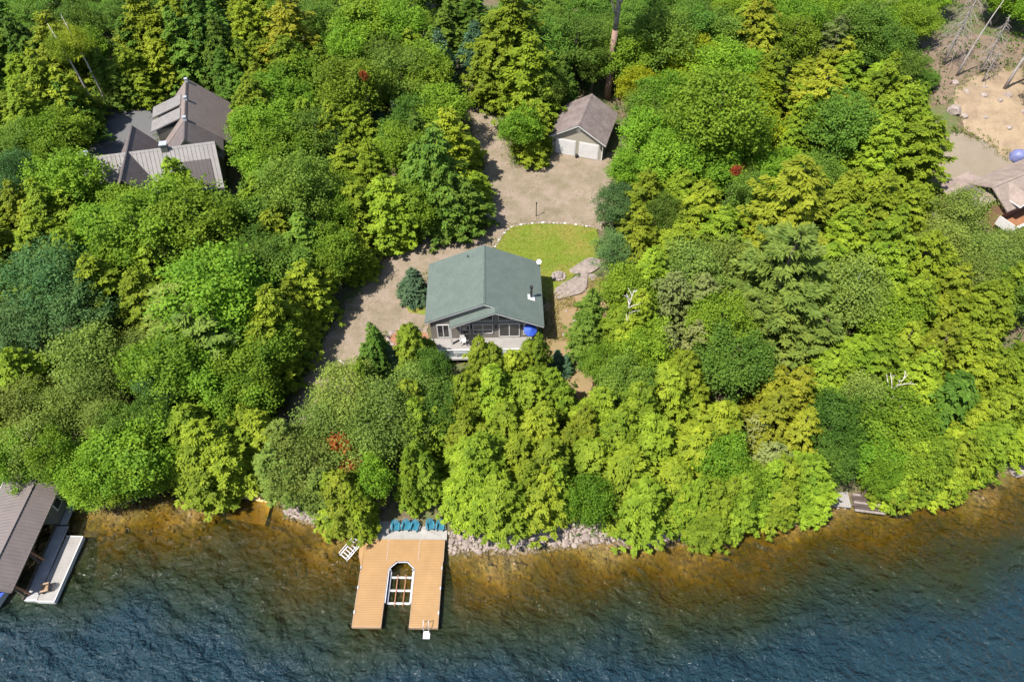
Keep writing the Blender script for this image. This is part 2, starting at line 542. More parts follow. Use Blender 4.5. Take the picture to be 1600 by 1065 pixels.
DRIVE = [(-8.6,98.6),(-5.7,97.1),(-4.2,87.4),(-1.9,82.2),(-0.6,76.2),(0.5,72.3),(4.6,73.1),(5.0,76.2),(11.5,74.7),(13.1,75.7),(11.6,67.6),(10.3,60.9),(0.0,62.1),(-1.8,58.5),(-3.9,56.5),(-9.0,54.1),(-8.6,47.5),(-7.8,44.1),(-10.3,46.1),(-12.8,45.3),(-14.7,42.0),(-17.6,38.0),(-19.7,35.0),(-21.7,32.2),(-23.7,31.6),(-25.0,31.9),(-22.9,35.3),(-21.3,39.6),(-19.5,43.3),(-17.0,50.5),(-12.8,58.4),(-8.1,62.5),(-3.7,64.3),(-2.7,68.9),(-4.5,76.2),(-6.0,83.2),(-7.9,90.7)]
LAWN = [(-1.9,58.3),(-1.1,60.5),(0.0,61.9),(2.2,62.3),(4.4,62.4),(7.3,62.1),(9.6,61.4),(9.9,57.0),(9.2,55.8),(6.9,54.5),(5.8,52.6),(4.4,51.3),(3.5,50.0),(2.0,53.0),(0.0,56.0)]
DIRT = [(3.0,49.3),(3.7,50.6),(4.7,51.5),(6.1,53.1),(9.3,53.6),(11.1,51.3),(10.3,47.8),(8.4,42.8),(7.8,40.2),(7.1,37.1),(6.6,34.1),(6.7,31.2),(5.8,31.1),(5.8,34.1),(6.2,37.1),(6.2,39.3),(4.9,41.8),(2.8,42.7)]
ASPHALT = [(-56.0,85.2),(-49.8,88.5),(-45.7,79.4),(-44.6,74.6),(-53.7,72.1),(-55.7,72.2),(-54.4,77.4)]
YARD = [(53.4,76.0),(56.0,76.7),(59.0,75.4),(63.2,72.3),(66.4,68.3),(62.9,62.7),(56.3,63.1),(54.0,68.6),(52.3,71.4)]
BANK = [(55.9,81.7),(60.4,85.9),(72.3,89.5),(70.0,74.1),(63.2,72.3),(59.4,75.2),(56.4,76.5)]
NLAWN = [(-39.6,88.7),(-36.5,88.1),(-34.8,81.9),(-36.8,80.6)]
PATCH = [(-11.5,50.5),(-9.2,50.1),(-8.9,48.6),(-10.6,48.8)]
BED = [(-12.5,45.9),(-11.4,46.9),(-8.5,46.2),(-7.9,43.9),(-10.0,43.0),(-12.0,44.0)]
zone('gravel_driveway', DRIVE, GRAVEL, .06, 1)
zone('lawn', LAWN, LAWNM, .10, 2, .15)
zone('dirt_path', DIRT, DIRTM, .08, 3)
zone('asphalt_court', ASPHALT, ASPHM, .06, 4)
zone('gravel_yard', YARD, YARDM, .06, 5)
zone('bank_slope', [(54.5, 80.5), (54.5, 88), (57, 95), (66, 97), (75, 92), (74, 84), (62, 84)], gravel_mat('bank_soil', (.20, .135, .095), (.10, .068, .045), (.09, .085, .035), .7), .05, 16)
zone('sand_bank', BANK, SANDM, .09, 6)
zone('lawn_strip', NLAWN, LAWNM, .06, 7)
zone('grass_patch', PATCH, LAWNM, .09, 8, .15)
zone('mulch_bed', BED, BEDDING, .09, 9, .2)

# ---------------------------------------------------------------- water
WATER, nt, p, out = new_mat('lake_water')
nt.nodes.remove(p)
d = nn(nt, 'ShaderNodeAttribute', attribute_name='depth').outputs['Fac']
cmb = nn(nt, 'ShaderNodeCombineColor')
for i, k in enumerate((0.66, 0.56, 0.16)):
    nt.links.new(math_(nt, 'POWER', k, d), cmb.inputs[i])
tr = nn(nt, 'ShaderNodeBsdfTransparent')
nt.links.new(cmb.outputs[0], tr.inputs['Color'])
v = pos(nt)
vr = scaled(nt, v, (.8, 1.0, 1.0), (0, 0, R(25)))
big = noise(nt, .055, 3, .5, v)
w1 = noise(nt, 1.15, 3, .5, vr, .35)
w2 = noise(nt, 3.0, 4, .6, vr, .5)
w3 = noise(nt, .28, 2, .5, vr)
hgt = math_(nt, 'ADD', math_(nt, 'MULTIPLY', w1, .55), math_(nt, 'ADD', math_(nt, 'MULTIPLY', w2, .22), math_(nt, 'MULTIPLY', w3, 1.2)))
bp = nn(nt, 'ShaderNodeBump')
bp.inputs['Strength'].default_value = 1.0
bp.inputs['Distance'].default_value = 0.8
nt.links.new(hgt, bp.inputs['Height'])
df = nn(nt, 'ShaderNodeBsdfDiffuse')
nt.links.new(ramp(nt, math_(nt, 'MULTIPLY', d, .2), [(.04, (.034, .030, .003)), (.24, (.036, .043, .005)), (.52, (.022, .037, .016)), (.95, (.011, .031, .043))]), df.inputs['Color'])
bd = nn(nt, 'ShaderNodeBump')
bd.inputs['Strength'].default_value = 1.0
bd.inputs['Distance'].default_value = 2.1
nt.links.new(hgt, bd.inputs['Height'])
nt.links.new(bd.outputs[0], df.inputs['Normal'])
sc1 = nn(nt, 'ShaderNodeMixShader')
turb = math_(nt, 'SUBTRACT', 1.0, math_(nt, 'POWER', .70, d), True)
nt.links.new(turb, sc1.inputs[0])
nt.links.new(tr.outputs[0], sc1.inputs[1])
nt.links.new(df.outputs[0], sc1.inputs[2])
gl = nn(nt, 'ShaderNodeBsdfGlossy')
gl.inputs['Roughness'].default_value = 0.06
gl.inputs['Color'].default_value = (1, 1, 1, 1)
nt.links.new(bp.outputs[0], gl.inputs['Normal'])
fr = nn(nt, 'ShaderNodeFresnel')
fr.inputs['IOR'].default_value = 1.34
nt.links.new(bp.outputs[0], fr.inputs['Normal'])
sc2 = nn(nt, 'ShaderNodeMixShader')
nt.links.new(fr.outputs[0], sc2.inputs[0])
nt.links.new(sc1.outputs[0], sc2.inputs[1])
nt.links.new(gl.outputs[0], sc2.inputs[2])
nt.links.new(sc2.outputs[0], out.inputs['Surface'])
xw = np.concatenate([[-800, -400, -200], np.arange(-135, 135.1, .9), [200, 400, 800]])
yw = np.concatenate([[-900, -400, -150], np.arange(-60, 8, 3.0), np.arange(8, 41, .6)])
tag(grid_mesh(xw, yw, lambda x, y: (y - shore(x)) < 1.5, 'lake_water', WATER, lambda X, Y: X * 0,
              lambda x, y: np.maximum(0, -bed_z(x, y))), kind='structure')

# ---------------------------------------------------------------- foliage builders
def unit(a):
    return a / np.maximum(np.linalg.norm(a, axis=-1, keepdims=True), 1e-9)

def leaf_mesh(name, C, D, N, L, W, tint):
    """rhombic leaf sprays: centre C, direction D, rough normal N, length L, width W"""
    D = unit(D)
    B = unit(np.cross(N, D))
    N2 = unit(np.cross(D, B))
    L = np.asarray(L)[:, None]
    W = np.asarray(W)[:, None]
    n = len(C)
    V = np.stack([C - D * L * .5, C + B * W * .5 + D * L * .08 - N2 * W * .12, C + D * L * .5 - N2 * L * .08, C - B * W * .5 + D * L * .08 - N2 * W * .12], 1).reshape(-1, 3)
    me = fast_mesh(name, V, 4, np.arange(4 * n), None, np.repeat(tint, 4))
    me.materials.append(FOL['M'])
    return me

def rnd_unit(rng, n):
    return unit(rng.normal(size=(n, 3)))

def crown_broad(name, seed, h=10., r=3., lobes=20, per=30, leaves=16, size=.30, base=.30, droop=0.0, fill=1.0, spread=.42):
    rng = np.random.default_rng(seed)
    zc0, zc1 = h * base, h
    cz, az = (zc0 + zc1) / 2, (zc1 - zc0) / 2
    LC, LR = [], []
    for i in range(lobes):
        for t in range(40):
            u = rnd_unit(rng, 1)[0]
            u[2] = u[2] * .95 + .12
            k = rng.uniform(.45, .74)
            p = np.array([u[0] * r * k, u[1] * r * k, cz + u[2] * az * k * 1.05])
            rr = rng.uniform(.24, .45) * r
            if all(np.linalg.norm(p - q) > .52 * (rr + s) * .9 for q, s in zip(LC, LR)):
                break
        LC.append(p)
        LR.append(rr)
    LC, LR = np.array(LC), np.array(LR)
    CC, NN, LT = [], [], []
    for i in range(lobes):
        u = rnd_unit(rng, per * 2)
        u = u[u[:, 2] > -.55][:per]
        lum = 1 + .14 * np.sin(u @ rng.normal(size=3) * 5)
        c = LC[i] + u * LR[i] * np.array([1, 1, .86]) * (rng.uniform(.6, 1.32, len(u)) * lum)[:, None]
        dd = np.linalg.norm((c[:, None] - LC[None]) / np.array([1, 1, .86]), axis=2) / LR[None]
        dd[:, i] = 9
        ok = (dd.min(1) > .72) & (rng.random(len(u)) < fill)
        CC.append(c[ok])
        NN.append(u[ok])
        LT.append(np.full(ok.sum(), rng.random()))
    CC, NN, LT = np.concatenate(CC), np.concatenate(NN), np.concatenate(LT)
    m = len(CC)
    off = rng.normal(size=(m, leaves, 3)) * spread * .55
    off -= NN[:, None] * np.abs(rng.normal(size=(m, leaves, 1))) * .16
    C = (CC[:, None] + off).reshape(-1, 3)
    N = unit(np.repeat(NN, leaves, 0) * .7 + np.array([0, 0, .75]) + rng.normal(size=(m * leaves, 3)) * .42)
    D = rng.normal(size=(m * leaves, 3)) + np.repeat(NN, leaves, 0) * .6 - np.array([0, 0, droop])
    ct = np.repeat(rng.random(m), leaves)
    tint = np.clip(.42 * rng.random(m * leaves) + .33 * ct + .25 * np.repeat(LT, leaves), 0, 1)
    s = size * rng.uniform(.65, 1.25, m * leaves)
    me = leaf_mesh(name, C, D, N, s, s * rng.uniform(.55, .85, m * leaves), tint)
    return me, LC, LR

def crown_conifer(name, seed, h=11., r=2.2, step=.34, dens=9.5, tufts=3, leaves=13, llen=.42, lwid=.17, base=.06, shape=.75, droop=.35, gap=0.0, round_top=.5, keep=1.0, lift=0.0):
    rng = np.random.default_rng(seed)
    C, D, N, T = [], [], [], []
    z = h * base
    phase = rng.uniform(0, 6.28)
    tips = []
    lob = rng.uniform(0, 6.28, 3)
    while z < h - .12:
        t = (z - h * base) / (h * (1 - base))
        rad = r * (1 - t ** (1 / shape)) ** round_top if round_top < 1 else r * (1 - t) ** shape
        rad = max(rad * min(1, .55 + t * 4), .12)
        nb = max(3, int(dens * (rad / r) ** .8 + 2.2))
        for b in range(nb):
            a = phase + 2 * math.pi * (b + rng.uniform(-.35, .35)) / nb
            if rng.random() > keep:
                continue
            ln = rad * rng.uniform(.66, 1.2) * (1 + .14 * math.sin(3 * a + lob[0] + z * .8) + .1 * math.sin(2 * a - z * .5 + lob[1]))
            if gap and rng.random() < gap:
                ln *= .55
            out = np.array([math.cos(a), math.sin(a), 0.])
            side = np.array([-out[1], out[0], 0.])
            br_t = rng.random()
            zz = z + rng.uniform(-.5, .5) * step
            tips.append((zz, out * ln + np.array([0, 0, zz + lift * ln - droop * ln * .55])))
            k = tufts if ln > .55 else 1
            for j in range(k):
                q = 1.0 - .62 * j / max(k, 1) * rng.uniform(.85, 1.15) if k > 1 else .8
                cpos = out * ln * q + np.array([0, 0, zz + lift * ln * q - droop * ln * q * q * .55])
                cpos = cpos + side * rng.normal() * .12 * ln
                m = leaves if j == 0 else int(leaves * .8)
                ang = rng.uniform(-1.15, 1.15, m)
                dirs = out[None] * np.cos(ang)[:, None] + side[None] * np.sin(ang)[:, None] + np.array([0, 0, -droop * .8 + lift * .6])[None] + rng.normal(size=(m, 3)) * .22
                dirs = unit(dirs)
                cc = cpos[None] + dirs * (rng.uniform(.1, .62, m) * llen * 1.25)[:, None] + rng.normal(size=(m, 3)) * .07
                nr = np.array([0, 0, 1.]) + out * .45
                C.append(cc)
                D.append(dirs)
                N.append(nr[None] + rng.normal(size=(m, 3)) * .38)
                T.append(np.clip(.4 * rng.random(m) + .35 * br_t + .25 * rng.random(), 0, 1))
        phase += 1.1 + rng.uniform(0, .8)
        z += step * (1.0 - .35 * t) * rng.uniform(.85, 1.15)
    C, D, N, T = map(np.concatenate, (C, D, N, T))
    # pointed leader
    m = 26
    C = np.concatenate([C, np.column_stack([rng.normal(size=m) * .07, rng.normal(size=m) * .07, h - rng.uniform(-.05, .5, m)])])
    D = np.concatenate([D, rng.normal(size=(m, 3)) * .5 + np.array([0, 0, 1.])])
    N = np.concatenate([N, rng.normal(size=(m, 3))])
    T = np.concatenate([T, rng.random(m)])
    n = len(C)
    me = leaf_mesh(name, C, D, N, llen * rng.uniform(.65, 1.2, n), lwid * rng.uniform(.7, 1.3, n), T)
    return me, tips

def merge_mesh(name, parts):
    V, T, n = [], [], 0
    for me, off, sc in parts:
        a = np.empty(len(me.vertices) * 3, np.float32)
        me.vertices.foreach_get('co', a)
        t = np.empty(len(me.vertices), np.float32)
        me.attributes['tint'].data.foreach_get('value', t)
        V.append(a.reshape(-1, 3) * np.array(sc) + np.array(off))
        T.append(t)
    V, T = np.concatenate(V), np.concatenate(T)
    me = fast_mesh(name, V, 4, np.arange(len(V)), None, T)
    me.materials.append(FOL['M'])
    return me

def trunk_mesh(name, seed, h, r0, mat, limbs=(), bend=.15, top=.9, limb_r=.3):
    rng = random.Random(seed)
    b = MB()
    k = 7
    bx, by = rng.uniform(-bend, bend), rng.uniform(-bend, bend)
    pts, rad = [], []
    for i in range(k):
        t = i / (k - 1)
        pts.append((bx * math.sin(t * 2.6) * h * .1, by * math.sin(t * 2.1) * h * .1, -.4 + t * (h * top + .4)))
        rad.append(r0 * (1 - .82 * t) * (1.35 if i == 0 else 1))
    b.tube(pts, rad, 7)
    for q in limbs:
        q = Vector(q)
        zs = max(h * .15, min(h * top * .9, q.z - (abs(q.x) + abs(q.y)) * .75))
        t = (zs + .4) / (h * top + .4)
        s = Vector((bx * math.sin(t * 2.6) * h * .1, by * math.sin(t * 2.1) * h * .1, zs))
        rr = r0 * (1 - .82 * t) * limb_r * 1.8
        mid = s.lerp(q, .5) + Vector((0, 0, -.12 * (q - s).length))
        b.tube([s, mid, q], [rr, rr * .7, rr * .25], 5, cap=False)
    return b.mesh(name, mat)

PROTO = {}
def proto(kind, h, r, crown, trunk):
    a = np.empty(len(crown.vertices) * 3, np.float32)
    crown.vertices.foreach_get('co', a)
    a = a.reshape(-1, 3)
    r = float(np.percentile(np.hypot(a[:, 0], a[:, 1]), 95))
    h = float(np.percentile(a[:, 2], 99.7))
    PROTO.setdefault(kind, []).append((h, r, crown, trunk))

def add_broad(kind, seed, bark, h, r, r0=.2, **kw):
    me, lc, lr = crown_broad('crown_' + kind.lower(), seed, h, r, **kw)
    proto(kind, h, r, me, trunk_mesh('trunk', seed, h, r0, bark, lc[:12]))

def add_con(kind, seed, bark, h, r, r0=.17, stems=0, **kw):
    me, tips = crown_conifer('crown_' + kind.lower(), seed, h, r, **kw)
    if stems:
        parts = [(me, (0, 0, 0), (.8, .8, 1))]
        rg0 = random.Random(seed)
        for s in range(stems):
            a = rg0.uniform(0, 2) + s * 6.28 / stems
            m2, _ = crown_conifer('part', seed * 7 + s, h * rg0.uniform(.6, .9), r * .72, **kw)
            d = r * rg0.uniform(.42, .62)
            parts.append((m2, (d * math.cos(a), d * math.sin(a), 0), (1, 1, 1)))
        me = merge_mesh('crown_' + kind.lower(), parts)
    rng = random.Random(seed)
    limbs = [tuple(p[1] * np.array([.7, .7, 1])) for p in rng.sample(tips, min(len(tips), 40))]
    proto(kind, h, r, me, trunk_mesh('trunk', seed, h, r0, bark, limbs, bend=.05, top=.97, limb_r=.16))

for i in range(6):
    add_con('C', 11 + i, BARK, 11, 2.6, stems=(0, 2, 3, 0, 2, 3)[i], step=.46, shape=(.82, .7, .9, .75, .62, .8)[i], droop=(.35, .5, .25, .4, .55, .3)[i], round_top=(.62, .7, .5, .7, .6, .55)[i], gap=.34, leaves=27, dens=9, llen=.36, lwid=.135)
for i in range(4):
    add_con('CG', 31 + i, BARK, 11, 2.5, stems=(0, 2, 0, 1)[i], step=.46, shape=(.9, .75, 1.0, .8)[i], droop=(.45, .6, .4, .5)[i], round_top=(.8, .7, .9, .7)[i], gap=.34, leaves=27, dens=9, llen=.36, lwid=.13)
for i in range(2):
    add_con('Y', 41 + i, BARK, 11, 2.9, stems=(0, 2)[i], step=.55, droop=.5, round_top=.65, gap=.42, leaves=26, dens=9, llen=.37, lwid=.14)
add_con('G', 51, TWIG, 11, 2.3, step=.4, droop=.2, round_top=.6, gap=.3, leaves=9, dens=8, tufts=2, keep=.75)
add_con('S', 61, BARK, 7, 2.0, step=.26, dens=10, tufts=4, leaves=12, llen=.36, lwid=.12, round_top=1.0, shape=.9, droop=.35, base=.03)
for i in range(2):
    add_con('P', 71 + i, BARK, 12, 3.3, .22, step=.85, dens=7.5, tufts=6, leaves=26, llen=.5, lwid=.12, round_top=.7, shape=.9, droop=-.05, lift=.16, gap=.3, base=.18)
for i in range(5):
    add_broad('M', 81 + i, BARK, 10, 3.3, .22, lobes=(24, 19, 28, 22, 17)[i], per=(20, 26, 17, 22, 28)[i], leaves=40, size=.225, base=(.25, .3, .2, .35, .25)[i], spread=.5, fill=.84)
for i in range(4):
    add_broad('MD', 91 + i, BARK, 10, 3.3, .22, lobes=(26, 20, 30, 23)[i], per=20, leaves=42, size=.205, base=.25, spread=.48, fill=.84)
for i in range(2):
    add_broad('MY', 101 + i, BARK, 10, 3.2, .2, lobes=20, per=20, leaves=34, size=.23, base=.25, fill=.8, spread=.5)
for i in range(3):
    add_broad('B', 111 + i, BIRCHBARK, 10, 3.4, .15, lobes=24, per=26, leaves=26, size=.20, base=.2, droop=.9, fill=.8, spread=.65)
for i in range(2):
    add_broad('T', 121 + i, BARK, 10, 3.5, .22, lobes=30, per=24, leaves=34, size=.195, base=.22, spread=.48, fill=.85)

INFO = {
    'C': ('cedar_tree', 'yellow-green drooping cedar', 'cedar'),
    'CG': ('hemlock_tree', 'deep green pointed hemlock', 'evergreen tree'),
    'M': ('maple_tree', 'bright green leafy tree', 'tree'),
    'MD': ('beech_tree', 'darker green leafy tree', 'tree'),
    'MY': ('yellowing_maple_tree', 'yellowing leafy tree', 'tree'),
    'Y': ('golden_hemlock_tree', 'golden yellow drooping evergreen', 'evergreen tree'),
    'B': ('birch_tree', 'olive green feathery birch', 'birch'),
    'T': ('linden_tree', 'blue-green broad tree', 'tree'),
    'P': ('pine_tree', 'feathery plumed pine', 'pine'),
    'S': ('spruce_tree', 'blue-green pointed spruce', 'spruce'),
    'G': ('thin_cedar_tree', 'thin greyish half-bare cedar', 'cedar'),
}

def region(x, y):
    s = y - float(shore(x))
    if s < 5.5:
        if x < -27: return 'on the shore by the boathouse'
        if x < -13: return 'on the shore between sunken boat ramp and dock'
        if x < 9: return 'on the shore between dock and stony beach'
        if x < 29: return 'on the shore beside the small white platform'
        return 'on the shore by the pale boulder'
    if y < 48 and -15 < x < 7: return 'on the slope below the green-roofed cottage'
    if y > 84:
        if x < -30: return 'behind the grey-roofed house'
        if x < 16: return 'in the forest behind the garage'
        if x < 46: return 'deep in the forest beyond the garage'
        return 'above the sandy bank'
    if x < -28 and y > 58: return 'around the grey-roofed house'
    if x < 0 and y > 56: return 'between grey-roofed house and gravel driveway'
    if x < 0: return 'between boathouse and gravel driveway'
    if x > 40: return 'around the brown-roofed house'
    if y > 62: return 'next to the garage yard'
    return 'between the cottage lawn and brown-roofed house'

MARKS = [(-2.5, 42.5, 'cottage deck'), (9, 58, 'cottage lawn'), (9, 77.5, 'garage'), (-38, 76, 'grey-roofed house'), (-43, 64, 'pale metal roof'), (-51.5, 79, 'asphalt court'),
         (55, 62, 'brown-roofed house'), (60, 80, 'sandy bank'), (-40, 30, 'boathouse'), (-23.5, 31, 'sunken boat ramp'), (-9.3, 28.5, 'dock patio'), (3, 27, 'stony beach'),
         (29.5, 31.5, 'white shore platform'), (47, 33.5, 'pale shore boulder'), (-17, 47, 'driveway bend'), (-6.5, 94, 'upper end of driveway'), (5, 53.7, 'fire pit'),
         (10, 42.5, 'white forked dead birch'), (22.2, 57.8, 'scarlet treetop'), (-17.2, 76, 'rust-red treetop'), (13, 87.2, 'tall bare-trunked pine'), (57.6, 88.8, 'grey dead conifer'),
         (-54.3, 83.8, 'pale leaning birch trunks'), (32.6, 36.2, 'white bare limb'), (-14, 31, 'crimson sapling'), (-10.1, 50.9, 'bushy garden spruce'), (6.2, 38, 'dirt path'), (53.5, 73, 'gravel yard')]
USED = {}
def place(x, y, h, r, nm):
    d, n = min((math.hypot(x - a, y - b), c) for a, b, c in MARKS)
    size = 'very tall ' if h > 12.2 else 'tall ' if h > 10 else 'low ' if h < 5.5 else 'smallish ' if h < 8 else ''
    how = 'right beside the ' if d < 4.5 else 'close to the ' if d < 9 else 'some way from the ' if d < 16 else 'far from the '
    ang = ''
    if d >= 4.5:
        a, b, _ = min(MARKS, key=lambda q: math.hypot(x - q[0], y - q[1]))
        ang = ', inland of it' if y - b > abs(x - a) * .7 else ', lakeward of it' if b - y > abs(x - a) * .7 else ', level with it'
    return size, how + n + ang

def plant(kind, x, y, h, r, rng, label=None, name=None, cat=None, group=None, fol=None, bark=None, variant=None, z=None, rot=None, ch=None):
    ph, pr, cm, tm = PROTO[kind][rng.randrange(len(PROTO[kind])) if variant is None else variant]
    nm, lab, ct = INFO[kind]
    root = empty(name or nm, (x, y, h1(x, y) if z is None else z), rng.uniform(0, 6.28) if rot is None else rot)
    reg = region(x, y)
    size, where = place(x, y, h, r, nm)
    tag(root, label or (size + lab + ' ' + where), cat or ct, group or (None if label else (size + nm.replace('_', ' ') + 's ' + where)))
    sx, sz = r / pr, h / ph
    for nme, me in (('crown', cm), ('trunk', tm)):
        o = link(bpy.data.objects.new(nme, me), root)
        o.scale = (sx, sx * rng.uniform(.92, 1.08), sz)
        if nme == 'crown' and ch:
            o.scale = (sx, sx, ch / ph)
            o.location.z = h - ch
        if nme == 'crown':
            o.material_slots[0].link = 'OBJECT'
            o.material_slots[0].material = FOL[fol or kind]
    return root

